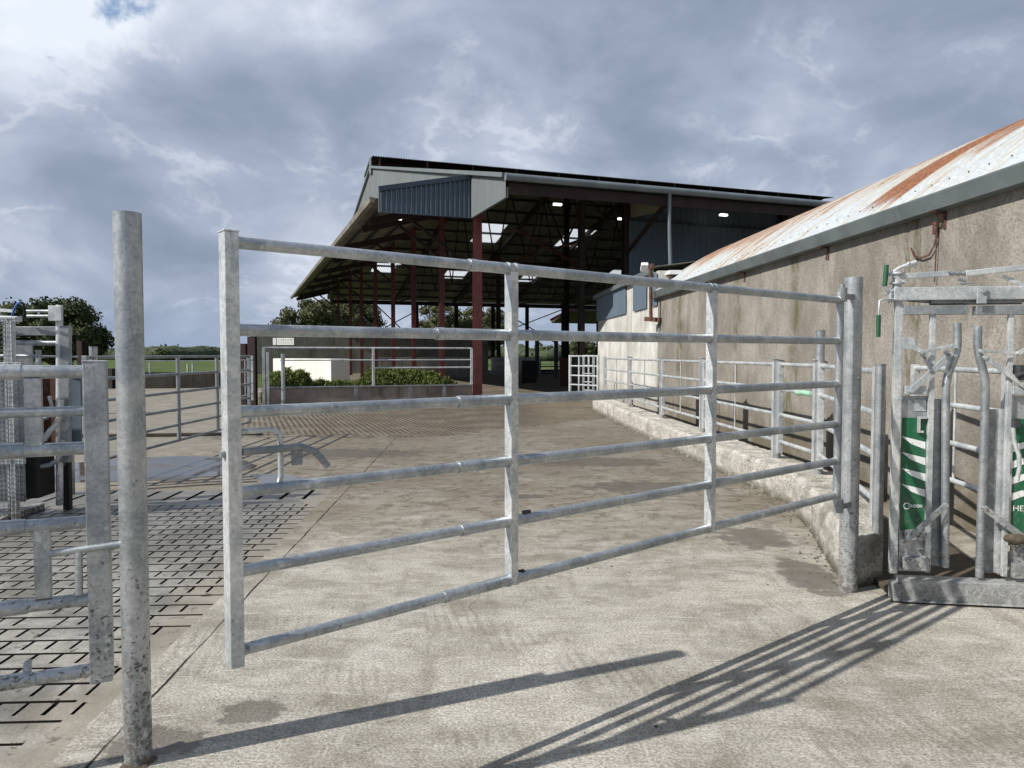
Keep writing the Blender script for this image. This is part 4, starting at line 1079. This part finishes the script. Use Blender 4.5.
# canopy along the gable
cs = -3.24; cz0, cz1 = 6.50, 7.36
T1 = TE1 - .3
b = MB(); b.corr((cs - .1, .0, cz0 - .02), (0, T1, 0), (-cs - .1, 0, cz1 - cz0), .146, .045, (0, 0, 1), 6); b.build('canopy_sheets', M['fibre'], shed)
b = MB(); 
for k, t in enumerate(gcols[1:] + [3.0, TE1 - 1.5]):
    b = MB(); b.bar((cs + .15, t, cz0 - .22), (0, t, cz1 - .30), .12, .26); b.bar((0, t, 5.3), (cs * .55, t, cz0 - .30 + .38), .09, .10); b.build('canopy_rafter', M['red_steel_dark'], shed)
b = MB()
for s_ in (cs + .35, cs + 1.2, cs + 2.1): 
    zz = cz0 + (cz1 - cz0) * (s_ - cs) / -cs - .10; b.bar((s_, .1, zz), (s_, T1, zz), .06, .14)
b.build('canopy_purlins', M['dark_steel'], shed)
b = MB(); b.prism([(cs - .14, 0.05, cz0 - .12), (cs - .28, .05, cz0 - .10), (cs - .32, .05, cz0 + .05), (cs - .12, .05, cz0 + .03)], (0, T1 - .05, 0)); b.build('canopy_gutter', M['fibre'], shed)
# dark ribbed end panel of the canopy
b = MB(); zt0, zt1, zb = 6.78, 7.46, 6.05
b.corr((cs, -.06, zb), (-cs - .02, 0, 0), (0, 0, 1), .158, .075, (0, -1, 0), 8, True, clip=lambda a: (0, zt0 + (zt1 - zt0)*a - zb - .05)); b.build('end_panel', M['navy_clad'], shed)
b = MB(); b.bar((cs - .04, -.10, zt0), (.02, -.10, zt1), .14, .16); b.bar((.0, -.10, zb), (.0, -.10, zt1 - .05), .06, .06); b.build('panel_trim', M['navy_trim'], shed, bev=.01)
b = MB(); b.bar((cs - .02, -.08, zb), (cs - .02, -.08, zt0), .05, .07); b.build('corner_trim', M['grey_clad'], shed)
# front gutter and downpipe
b = MB(); b.tube([(-.25, TE0 - .2, ZE - .02), (SLEN, TE0 - .2, ZE - .02)], .105, 14); b.tube([(-.25, TE0 - .2, ZE - .02), (-.28, TE0 - .2, ZE - .02)], .115, 14)
go = b.build('front_gutter', M['gutter_dark'], shed)
b = MB(); sp_ = s_at(668, TE0 - .2); b.tube([(sp_, TE0 - .2, ZE - .05), (sp_, TE0 - .2, 5.6), (sp_ + .06, TE0 - .2, 4.2), (sp_ + .06, TE0 - .2, 3.4)], .06, 12); b.build('downpipe', M['gutter_dark'], shed)
b = MB(); b.bar((-.1, TE0 + .02, ZE - .30), (SLEN, TE0 + .02, ZE - .30), .05, .30); b.build('eave_beam', M['red_steel_dark'], shed)
# far eave beam and braces
b = MB(); b.bar((0, 44, 6.25), (SLEN, 44, 6.25), .12, .36); b.build('eave_beam', M['red_steel_dark'], shed)
def brace(a, c):
    q = MB(); q.bar(a, c, .09, .09); return q
for qa, qc in (((fs_[1], 44, 6.1), (fs_[2] + 1, 44, 1.6)), ((fs_[2] + 1, 44, 6.1), (fs_[0] + 1.5, 44, 2.2)), ((fs_[4], 44, 6.2), (fs_[6], 44, 2.2)), ((fs_[4] - 1, 44, 2.9), (fs_[6], 44, 6.0))):
    brace(qa, qc).build('wind_brace', M['dark_steel'], shed)
for (xa, ya_, xb, yb_), t_ in (((515, 228, 594, 274), 6), ((511, 264, 552, 241), 6)):
    brace(SF.px(xa, ya_, t_), SF.px(xb, yb_, t_)).build('roof_brace', M['red_steel_dim'], shed)
# slate blue wall on the front line
s0 = s_at(628, 0); 
b = MB(); b.corr((s0, -.02, 2.2), (SLEN - s0, 0, 0), (0, 0, 4.15), .25, .035, (0, -1, 0), 8, True); b.corr((s0, .22, 6.30), (SLEN - s0, 0, 0), (0, 0, .95), .25, .035, (0, -1, 0), 8, True); b.build('front_cladding', M['navy_clad'], shed)
b = MB(); b.bar((s0, .08, 6.36), (SLEN, .08, 6.36), .32, .07); b.build('wall_flashing', M['navy_trim'], shed)
b = MB(); b.box((s0, .3, 0), (SLEN, .5, 7.1)); b.build('inner_wall', M['silowall'], shed)
# buff infill under the front eave beside the blue wall
b = MB(); b.prism([(s0 + .05, 0, 6.45), (s0 + .05, 0, 7.35), (s0 + .05, -3.2, 6.6), (s0 + .05, -3.2, 6.35), (s0 + .05, -2.2, 6.30)], (.06, 0, 0)); b.build('eave_infill', M['olive_clad'], shed)
# far lean-to roof at the back of the shed
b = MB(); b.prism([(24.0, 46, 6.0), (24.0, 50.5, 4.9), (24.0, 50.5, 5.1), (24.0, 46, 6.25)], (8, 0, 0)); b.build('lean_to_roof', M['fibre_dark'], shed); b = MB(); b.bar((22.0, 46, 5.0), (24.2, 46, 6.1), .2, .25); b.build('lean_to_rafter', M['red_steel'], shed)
# lamps hung in the shed (lit)
for (px, py, t, lab) in ((557.5, 204.5, .8, 'lit lamp under the front eave left of the dark column'), (621.5, 219, 3.0, 'lit lamp beside the top of the blue wall'), (723.5, 215, -.6, 'lit lamp above the blue wall'), (400, 219, 3.5, 'tiny lit lamp behind the ribbed end panel')):
    p = SF.px(px, py, t); r0 = thing('shed_lamp', lab, 'lamp', SF.world(p.x, p.y, p.z), sang, 'lit lamps in the open shed')
    b = MB(); w2 = .15 if px != 400 else .06; b.box((-w2, -.06, -.032), (w2, .06, .032)); b.build('diffuser', M['lamp'], r0)
    b = MB(); b.box((-w2 - .03, -.08, .046), (w2 + .03, .08, .09)); b.build('housing', M['dark_steel'], r0)

# ------------------------------------------------------------------ feed barrier, silage, pit walls
b0 = s_at(263, -.45)
fb = thing('feed_barrier', 'low dark feed barrier wall topped by galvanised rails below the shed', 'barrier', (SO.x, SO.y, 0), sang)
def fz(px, py, off=-.45): return SF.px(px, py, off)
sl_, sr_ = fz(263, 390).x, fz(471, 390).x
b = MB(); b.box((sl_, -.60, 0), (sr_, -.45, .52)); b.build('wall', M['barrier'], fb, bev=.01)
b = MB(); b.box((sl_, -.63, .521), (sr_, -.42, .56)); b.build('wall_coping', M['galv_dull'], fb, bev=.004)
for px in (355, 409, 443): 
    x_ = fz(px, 390).x; b = MB(); b.box((x_ - .06, -.625, .02), (x_ + .06, -.603, .515)); b.build('cleat', M['galv_dull'], fb)
zt = fz(373, 348).z
for z, x0_, x1_, rr in ((zt, sl_, sr_, .030), (fz(373, 360).z, sl_ + .5, sr_, .022), (fz(430, 367.5).z, fz(375, 367).x, sr_, .026)):
    b = MB(); b.tube([(x0_, -.5, z), (x1_, -.5, z)], rr, 10); b.build('rail', M['galv_light'], fb)
for px in (263.5, 267.5, 373, 471):
    x_ = fz(px, 370).x; z0_ = .55 if px > 300 else 0; b = MB(); b.bar((x_, -.52 if px > 300 else -.66, z0_), (x_, -.52 if px > 300 else -.66, zt if px != 267.5 else fz(268, 352).z), .075, .075); b.build('upright', M['galv_light'], fb, bev=.004)
p = G(283.5, 409); fpost((p.x, p.y), D(283, 354, p.y).z, .055, 'short round galvanised post standing in front of the feed barrier', group=None)

def heap(name, cx, cy, lx, ly, hz_, label, seed, cov):
    nx, ny = 90, 26; vs = []; b = MB(); H = {}
    for j in range(ny + 1):
        for i in range(nx + 1):
            u, v = i / nx, j / ny
            s_ = (u - .5) * 2; t_ = (v - .5) * 2
            e = max(0, 1 - abs(s_)**5) * max(0, 1 - abs(t_)**2.5)
            h = hz_(u) * e * (1 + .35 * mnoise.noise(Vector((u*9+seed, v*3, 0)))) + .10 * e * mnoise.noise(Vector((u*30, v*10+seed, 1)))
            p = SF.world(cx + s_*lx/2, cy + t_*ly/2, max(0.0, h)); vs.append(p)
    b.add(vs, [(j*(nx+1)+i, j*(nx+1)+i+1, (j+1)*(nx+1)+i+1, (j+1)*(nx+1)+i) for j in range(ny) for i in range(nx)], True)
    root = tag(b.build(name, M['silage_core']), label, 'silage', kind=None)
    g = MB(); rg = random.Random(seed)
    for _ in range(cov):
        i = rg.randrange(nx); j = rg.randrange(ny); p = vs[j*(nx+1)+i].copy() + Vector((rg.uniform(-.05, .05), rg.uniform(-.05, .05), 0))
        if p.z < .05: continue
        d = Vector((rg.gauss(0, 1), rg.gauss(0, 1), rg.gauss(0, .5) + .45)).normalized(); s2 = d.cross(Vector((rg.random(), rg.random(), 1))).normalized() * .018; l = rg.uniform(.06, .16)
        g.add([p - s2, p + s2, p + d*l + s2*.3, p + d*l - s2*.3], [(0, 1, 2, 3)])
    g.build('cut_grass', M['silage'], root); return root
m1, m2 = s_at(345, 1.6), s_at(462, 1.6)
heap('silage_heap', (m1+m2)/2, 1.5, m2-m1+.4, 2.6, lambda u: .70 + .34*math.exp(-((u-.30)/.16)**2) + .22*math.exp(-((u-.62)/.12)**2) - .25*max(0, u-.8)*4, 'long heap of fresh green silage behind the feed barrier', 4, 26000)
m1, m2 = s_at(266, 1.4), s_at(308, 1.4)
heap('silage_heap', (m1+m2)/2, 1.2, m2-m1+.3, 2.2, lambda u: .95, 'smaller mound of green silage by the left end of the feed barrier', 8, 11000)
m1, m2 = s_at(300, 1.8), s_at(352, 1.8)
heap('silage_heap', (m1+m2)/2, 1.9, m2-m1+.8, 1.6, lambda u: .50 + .12*u, 'low ridge of silage in front of the white wall', 15, 9000)

# white painted wall block
wa, wb = D(273, 370, 31.5), D(331, 370, 28.8)
an = math.atan2(wb.y - wa.y, wb.x - wa.x); L = (Vector((wb.x, wb.y)) - Vector((wa.x, wa.y))).length
b = MB(); b.box((0, 0, 0), (L, .9, 1.36)); o = b.build('white_wall', M['white_paint'], bev=.02); o.location = (wa.x, wa.y, 0); o.rotation_euler = (0, 0, an)
tag(o, 'bright white painted wall block behind the silage', 'wall')
# back wall of the silage pit
b = MB(); q0, q1 = s_at(251, 36), s_at(455, 38)
b.box((q0, 36.4, 0), (q1 + 2.5, 36.9, D(300, 329.5, 60).z)); o = b.build('pit_wall', M['silowall']); o.location = (SO.x, SO.y, 0); o.rotation_euler = (0, 0, sang)
tag(o, 'tall grey concrete silage pit wall carrying the small white sign', 'wall')
pz = SF.px(283, 341.5, 36.2); sg = thing('wall_sign', 'small white sign with dark lettering on the grey pit wall', 'sign', SF.world(pz.x, pz.y - .5, 0), sang - R(28))
x_a, x_b = SF.px(271.5, 341, 36.2), SF.px(294.5, 341, 36.2); zt_, zb_ = SF.px(283, 338, 36.2).z, SF.px(283, 345, 36.2).z
hw = (x_b.x - x_a.x) / 2
b = MB(); b.box((-hw, 0, zb_), (hw, .03, zt_)); brd = b.build('board', M['white_plastic'], sg)
b = MB(); rg = random.Random(4); x = -hw + .45
while x < hw - .15:
    w2 = rg.uniform(.04, .12); b.box((x, -.006, zb_ + (zt_-zb_)*.58), (x + w2*.4, -.001, zb_ + (zt_-zb_)*rg.uniform(.75, .88))); b.box((x, -.006, zb_ + (zt_-zb_)*.24), (x + w2*.6, -.001, zb_ + (zt_-zb_)*.34)); x += w2 + .06
b.box((-hw + .25, -.006, zb_), (-hw + .30, -.001, zt_)); b.build('printing', M['black_print'], brd)
# lighter low walls and yard furniture inside / beyond the shed
def wallpx(x0, x1, y, z, label, mat, name='low_wall', th=.3, yb=None):
    a, c = D(x0, 380, y), D(x1, 380, yb or y); an = math.atan2(c.y-a.y, c.x-a.x); L = (Vector((c.x, c.y))-Vector((a.x, a.y))).length
    b = MB(); b.box((0, 0, -.28), (L, th, z)); o = b.build(name, M[mat]); o.location = (a.x, a.y, 0); o.rotation_euler = (0, 0, an); tag(o, label, 'wall'); return o
wallpx(374, 470, 46, 1.35, 'pale low wall behind the silage and the red columns', 'palewall', yb=50)
wallpx(493, 541, 56, 1.30, 'pale wall piece low inside the open shed', 'palewall', yb=58)
wallpx(541, 562, 57, .35, 'dark sill wall under the field opening in the shed', 'lowwall')
wallpx(562, 600, 58, 1.25, 'grey wall beyond the far pen gate', 'silowall')
wallpx(116, 246, 33, .68, 'long low mossy wall between the yard and the pasture', 'lowwall', yb=34)
wallpx(-60, 112, 34, .9, 'dark wall beyond the mesh sided machine', 'lowwall', yb=33)
b = MB(); a = G(484, 395.0); 
# dark posts with caps at the back of the shed
for px, yt, y_ in ((537, 331, 48), (556, 331, 48)):
    p = D(px, 380, y_); fpost((p.x, p.y), D(px, yt, y_).z, .14, 'dark post with a cap at the back of the shed, %s of the pair' % ('left' if px == 537 else 'right'), 'dark_steel', 'dark posts at the back of the shed')
panel(D(540, 380, 50), D(562, 380, 50), 'dark barred gate standing before the green field inside the shed', name='field_gate', zs=(1.1, .7, .3, -.0+.1), group=None, mids=1, mat='galv_dull', cat='gate', ztop=1.15, zbot=.05, inset=.03, r=.04)
panel(D(495, 380, 50), D(510, 380, 50), 'small barred gate low inside the shed left of the pale wall piece', name='field_gate', zs=(1.1, .7, .3), group=None, mids=1, mat='galv_dull', cat='gate', ztop=1.15, zbot=.05, inset=.03, r=.04)
# dark stout post at column 527 foot and drinking trough
p = D(529, 380, 40); b = MB(); b.bar((p.x, p.y, 0), (p.x, p.y, 1.2), .8, .5); tag(b.build('concrete_pillar', M['black_rubber'], bev=.03), 'dark stub pillar beside the pale wall piece in the shed', 'pillar')
p = D(565, 380, 36); b = MB(); b.bar((p.x, p.y, 0), (p.x, p.y, 1.35), .55, .4); tag(b.build('timber_post', M['rust'], bev=.03), 'stout brown post in front of the far pen gate opening', 'post')

# ------------------------------------------------------------------ left middle distance
GX = -4.84
panel((GX, 8.35), (GX + .02, 13.6), 'long six rail pen gate behind the tall post, over the puddle', name='pen_gate', zs=(1.51, 1.26, 1.0, .75, .525, .30), group=None, mids=2, r=.020, mat='galv_dull', cat='gate', inset=.05, midr=.030, ztop=1.53, zbot=.28, midx=(2.35, 3.75))
fpost((GX - .06, 8.15), 1.60, .05, 'square topped pen post left of the long six rail gate', 'galv', None)
p = D(94, 380, 8.6); fpost((p.x, p.y), D(94, 347, 8.6).z, .045, 'short pen post just left of the tall foreground post', 'galv', None)
for px0, px1, yt, d_, lab in ((249, 256.5, 337, 22.0, 'taller red brown post behind the end of the long gate'), (242, 247, 344, 22.6, 'shorter red brown post half hidden by the gate stile'), (79.5, 84.5, 341, 19, 'rusty upright post in front of the big left tree')):
    p = D((px0+px1)/2, 380, d_); h = D(px0, yt, d_).z; w2 = (px1-px0)/F_*d_
    b = MB(); b.box((-w2/2, -.1, 0), (w2/2, -.08, h)); b.box((-w2/2, .08, 0), (w2/2, .1, h)); b.box((-.01, -.08, 0), (.01, .08, h)); b.box((-w2/2, -.105, h), (w2/2, .105, h + .01))
    o = b.build('steel_upright', M['red_steel_dark']); o.location = (p.x, p.y, 0); tag(o, lab, 'post')
panel(D(237, 380, 19.5), D(252.5, 380, 21.6), 'small pen gate seen edge on beside the red brown post', name='pen_gate', zs=(1.38, 1.05, .72, .4), group=None, mids=1, mat='galv_light', cat='gate', ztop=1.5, zbot=.2, inset=.04)
for k, px in enumerate((188, 193, 222, 150)):
    p = D(px, 380, 45 + 3*k); fpost((p.x, p.y), .95, .06, 'thin pale fence post in the pasture, %s' % ('first right of the pen gate upright', 'second right of the pen gate upright', 'rightmost by the gate stile', 'leftmost by the tall post')[k], 'galv_light', 'fence posts in the pasture', z0=-.3)
# pasture wire fence rail
b = MB(); a, c = D(138, 361, 46), D(246, 361, 46); b.tube([a, c], .03, 6); tag(b.build('fence_rail', M['galv_dull']), 'thin rail of the pasture fence above the low mossy wall', 'fence')

# ------------------------------------------------------------------ mesh sided handling machine (far left)
MP = D(0, 400, 6.75)
mfr = Frame((MP.x, 6.75), R(4)); mc = thing('handling_crate', 'galvanised cattle handling crate with wire mesh side at the left edge', 'handling crate', (MP.x, 6.75, 0), R(4))
Q = lambda px, py, off=0.0: mfr.px(px, py, off)
# mesh panel
b = MB(); x_a, x_b = -1.0, Q(21, 400).x; z_a, z_b = Q(10, 520).z, Q(10, 318).z
k = x_a
while k <= x_b: b.bar((k, 0, z_a), (k, 0, z_b), .004, .004); k += .036
k = z_a
while k <= z_b: b.bar((x_a, .004, k), (x_b, .004, k), .004, .004, up=(0, 1, 0)); k += .042
b.build('wire_mesh', M['galv_dull'], mc)
for px, w2 in ((12.5, .05), (6.5, .02)):
    b = MB(); p = Q(px, 400, .03); b.bar((p.x, .03, z_a), (p.x, .03, z_b), w2, w2); b.build('mesh_stile', M['galv_light'], mc, bev=.003)
for v in (319, 365, 462): b = MB(); b.bar((x_a, .03, Q(0, v).z), (x_b, .03, Q(0, v).z), .05, .05); b.build('mesh_rail', M['galv_light'], mc, bev=.003)
b = MB(); b.box((-1.0, .05, .18), (Q(19, 400).x, .07, Q(10, 380).z)); b.build('side_plate', M['galv_dull'], mc)
b = MB(); b.tube([Q(59.5, 505, .4), Q(59.5, 305, .4)], .032, 14); b.build('mast', M['galv_light'], mc)
b = MB(); p, q = Q(66, 462, .4), Q(66, 326, .4); b.bar(p, q, .085, .06); b.build('channel_post', M['galv_dull'], mc, bev=.004)
b = MB(); p, q = Q(50.5, 321, .38), Q(63, 306, .38); b.box((p.x, .34, p.z), (q.x, .36, q.z)); b.build('head_plate', M['galv_light'], mc, bev=.003)
b = MB(); b.tube([Q(25, 311, .4), Q(51, 311, .4)], .013, 8); b.tube([Q(27, 316, .4), Q(51, 316, .4)], .013, 8); b.tube([Q(39, 311, .4), Q(39, 316, .4)], .010, 8); b.build('ladder_bar', M['galv_light'], mc)
b = MB(); b.bar(Q(16, 331, .42), Q(71, 331, .42), .06, .085); b.build('cross_beam', M['galv_dull'], mc, bev=.004)
b = MB(); b.tube([Q(16, 343, .42), Q(60, 343, .42)], .024, 12); b.build('cross_pipe', M['galv'], mc)
b = MB(); b.tube([Q(-40, 356, .45), Q(38, 356, .45)], .018, 10); b.tube([Q(38, 356, .45), Q(78, 357, .9)], .010, 8); b.build('cross_pipe', M['galv'], mc)
b = MB(); b.bar(Q(38.5, 350, .45), Q(38.5, 470, .45), .04, .04); b.build('stub_post', M['galv'], mc, bev=.003)
b = MB(); b.box((Q(15, 420, .6).x, .6, Q(15, 470, .6).z), (Q(34, 420, .6).x, .62, Q(34, 345, .6).z)); b.build('back_plate', M['galv_dull'], mc)
b = MB(); b.box((Q(69, 420, .5).x, .5, Q(69, 447, .5).z), (Q(81, 420, .5).x, .52, Q(81, 376, .5).z)); b.build('side_flap', M['dark_steel'], mc)
M['flap_blue'] = plain('blue_grey_panel', (.13, .17, .21), .5, .2, .1, 6, .05); bpy.data.objects['side_flap'].data.materials[0] = M['flap_blue']
b = MB(); b.box((Q(42, 420, .65).x, .65, Q(42, 455, .65).z), (Q(57, 420, .65).x, .7, Q(57, 376, .65).z)); b.build('belly_board', M['rust'], mc)
b = MB(); p = G(68, 509); pl_ = mfr.loc(p); b.bar((pl_.x, pl_.y, 0), (pl_.x, pl_.y, .72), .065, .065); b.build('leg', M['black_rubber'], mc, bev=.004)
b = MB(); b.tube([Q(61, 400, .3), Q(60.5, 412, .3), Q(57, 424, .3), Q(50, 431, .3), Q(44, 440, .3)], .026, 12); b.build('bent_pipe', M['galv_light'], mc)
b = MB(); b.tube([Q(29, 456, .25), Q(33, 464, .25), Q(40, 467, .25), Q(50, 465, .25), Q(58, 460, .25), Q(62, 452, .25), Q(63, 440, .25)], .022, 12); b.build('bent_pipe', M['galv'], mc)
b = MB(); b.tube([Q(34, 420, .3), Q(47, 418, .3), Q(52, 405, .3), Q(49, 396, .3)], .016, 10); b.tube([Q(16, 396, .3), Q(34, 396, .3)], .014, 8); b.tube([Q(18, 416, .3), Q(30, 416, .3)], .014, 8); b.build('linkage', M['galv'], mc)
b = MB(); 
b.box((Q(20, 420, .2).x, .2, Q(20, 499, .2).z), (Q(37, 420, .2).x, .5, Q(37, 456, .2).z)); b.build('rubber_skirt', M['black_rubber'], mc, bev=.02)
b = MB(); b.bar((-1.0, .25, .03), (Q(22, 420, .25).x, .25, .03), .7, .06); b.build('skid', M['galv_mud'], mc, bev=.01)
b = MB(); b.tube([Q(12, 316, -.01), Q(14.5, 309, -.02), Q(17, 304, -.01), Q(21, 302, .0)], .010, 6); tag(b.build('blue_strap', M['blue_strap'], mc), None)
b = MB(); b.tube([Q(20, 302, .2), Q(24, 304, .25), Q(25, 312, .3), Q(23, 320, .35)], .012, 6); b.build('hose', M['black_rubber'], mc)
b = MB(); b.bar(Q(-30, 308, .3), Q(14, 311, .2), .04, .03); b.bar(Q(-30, 315, .3), Q(14, 317, .2), .03, .02); b.build('top_rail', M['galv_light'], mc)
# concrete wall of the pens near the machine with boards

# ------------------------------------------------------------------ crumbs and stones
rg = random.Random(31)
st_ = MB()
for k in range(260):
    y_ = rg.uniform(2.6, 12)**1.0; x_ = rg.uniform(-1.3, 2.9) if y_ > 4 else rg.uniform(-1.2, 3.2)
    r__ = rg.choice((.002, .003, .004, .005, .008)) * rg.uniform(.7, 1.2)
    c = Vector((x_, y_, r__*.4)); n_ = 5
    vs = [c + Vector((math.cos(a*2*math.pi/n_)*r__*rg.uniform(.7, 1.3), math.sin(a*2*math.pi/n_)*r__*rg.uniform(.7, 1.3), -r__*.4)) for a in range(n_)] + [c + Vector((0, 0, r__*.6))]
    st_.add(vs, [(i, (i+1) % n_, n_) for i in range(n_)])
tag(st_.build('grit', M['mud']), 'scattered crumbs of mud and grit on the concrete', 'grit', kind='stuff')
# debris along the kerb foot and far corner
st_ = MB()
for k in range(900):
    i = rg.uniform(0, len(prof) - 1.01); a = lerp2(prof[int(i)][0], prof[int(i)+1][0], i - int(i)); off = abs(rg.gauss(0, .10)) + .01
    if a[1] < 10 and rg.random() < .75: continue
   
    r__ = rg.uniform(.005, .020) * (1.3 if a[1] > 15 else .8)
    c = Vector((a[0] - off, a[1], 0)); n_ = 6
    vs = [c + Vector((math.cos(q*2*math.pi/n_)*r__*rg.uniform(.6, 1.4), math.sin(q*2*math.pi/n_)*r__*rg.uniform(.6, 1.4), 0)) for q in range(n_)] + [c + Vector((0, 0, r__*.7))]
    st_.add(vs, [(j, (j+1) % n_, n_) for j in range(n_)])
tag(st_.build('rubble', M['kerb']), 'crumbled concrete and mud along the foot of the kerb wall', 'rubble', kind='stuff')

# ------------------------------------------------------------------ light
SUNH = Vector((-.913, -.407, 0)).normalized(); EL = R(39.7)
sv = Vector((SUNH.x * math.cos(EL), SUNH.y * math.cos(EL), math.sin(EL)))
sd = bpy.data.lights.new('sun', 'SUN'); sd.energy = 4.8; sd.angle = R(.55); sd.color = (1.0, .955, .88)
so = bpy.data.objects.new('sun', sd); col.objects.link(so); so.rotation_euler = sv.to_track_quat('Z', 'Y').to_euler(); so.location = (0, 0, 20)

world = bpy.data.worlds.new('World'); scene.world = world; world.use_nodes = True
wt = world.node_tree; wt.nodes.clear()
class WN(NT):
    def __init__(s): s.t = wt; s.n = wt.nodes; s.l = wt.links
w = WN()
wo = w.nd('ShaderNodeOutputWorld'); bg = w.nd('ShaderNodeBackground'); w.l.new(bg.outputs[0], wo.inputs[0]); bg.inputs[1].default_value = .1
sky = w.nd('ShaderNodeTexSky'); sky.sky_type = 'NISHITA'; sky.sun_disc = False; sky.sun_elevation = EL; sky.sun_rotation = math.atan2(sv.x, sv.y); sky.air_density = 1.2; sky.dust_density = .6
dirv = w.nd('ShaderNodeTexCoord').outputs['Generated']
dx, dy, dz = w.xyz(dirv)
cmb = w.nd('ShaderNodeCombineXYZ'); w.put(cmb.inputs[0], dx); w.put(cmb.inputs[1], dy); w.put(cmb.inputs[2], w.ma('MULTIPLY', w.ma('POWER', w.ma('MAXIMUM', dz, .0), .8), 1.7))
pv = cmb.outputs[0]
nA = w.noise(w.map(pv, (1, 1, 1), (3.1, .4, 0)), 2.1, 4, .5, .25)
nB = w.noise(w.map(pv, (1, 1, 1), (7.7, 2.2, 1.3)), 4.6, 8, .54, .35)
nC = w.noise(w.map(pv, (1, 1, 1), (1.7, 9.2, 4.3)), 4.0, 7, .6, .2)
nD = w.noise(w.map(pv, (1, 1, 1), (5.5, 1.2, 8.3)), 3.2, 8, .62, .3)
shade = w.ma('ADD', w.ma('MULTIPLY', nA, .45), w.ma('MULTIPLY', nB, .55))
def lobe(px, py, r):       # soft patch of the sky in a given direction
    d = ray(px, py).normalized()
    dp = w.nd('ShaderNodeVectorMath', operation='DOT_PRODUCT'); w.put(dp.inputs[0], dirv); dp.inputs[1].default_value = d
    return w.step(dp.outputs['Value'], math.cos(R(r)), 1.0)
bias = w.ma('ADD', w.ma('MULTIPLY', lobe(20, 110, 26), .07), w.ma('MULTIPLY', lobe(140, -160, 40), .08))
for px_, py_, r_, a_ in ((640, 150, 26, -.015), (180, 170, 10, -.09), (190, 328, 8, -.07), (60, 240, 8, -.05), (300, 130, 9, -.03), (290, 260, 10, .03), (560, 150, 7, .05), (880, 190, 6, .05), (940, 60, 10, .03), (105, 55, 8, .07), (760, 100, 9, .05)):
    bias = w.ma('ADD', bias, w.ma('MULTIPLY', lobe(px_, py_, r_), a_))
shade = w.ma('ADD', shade, bias)
cc = w.ramp(shade, (.35, (1.85, 2.3, 3.1)), (.46, (2.45, 2.95, 3.9)), (.55, (3.25, 3.8, 4.85)), (.64, (4.6, 5.1, 6.1)), (.76, (6.9, 7.4, 8.2)))
# thin bright rims where a nearer cloud edge catches the sun
rim = w.ma('MULTIPLY', w.step(w.ma('ABSOLUTE', w.ma('SUBTRACT', nD, .535)), .035, .0), w.step(shade, .47, .60))
cc = w.mix(w.ma('MULTIPLY', rim, .22), cc, (8.2, 8.5, 9.0))
gap = w.ma('ADD', nC, w.ma('ADD', w.ma('MULTIPLY', lobe(150, -22, 7), .15), w.ma('MULTIPLY', lobe(48, 66, 4), .17)))
gm = w.step(gap, .69, .76)
skc = w.mix(1.0, sky.outputs[0], (1.1, 1.1, 1.15), 'MULTIPLY')
fin = w.mix(gm, cc, skc)
low = w.step(dz, .09, .0)
fin = w.mix(w.ma('MULTIPLY', low, .45), fin, (3.1, 3.95, 5.4))
w.l.new(fin, bg.inputs[0])

scene.view_settings.view_transform = 'Standard'; scene.view_settings.look = 'None'; scene.view_settings.gamma = 1; scene.view_settings.exposure = 0.27
scene.view_settings.use_curve_mapping = False
scene.render.engine = 'CYCLES'
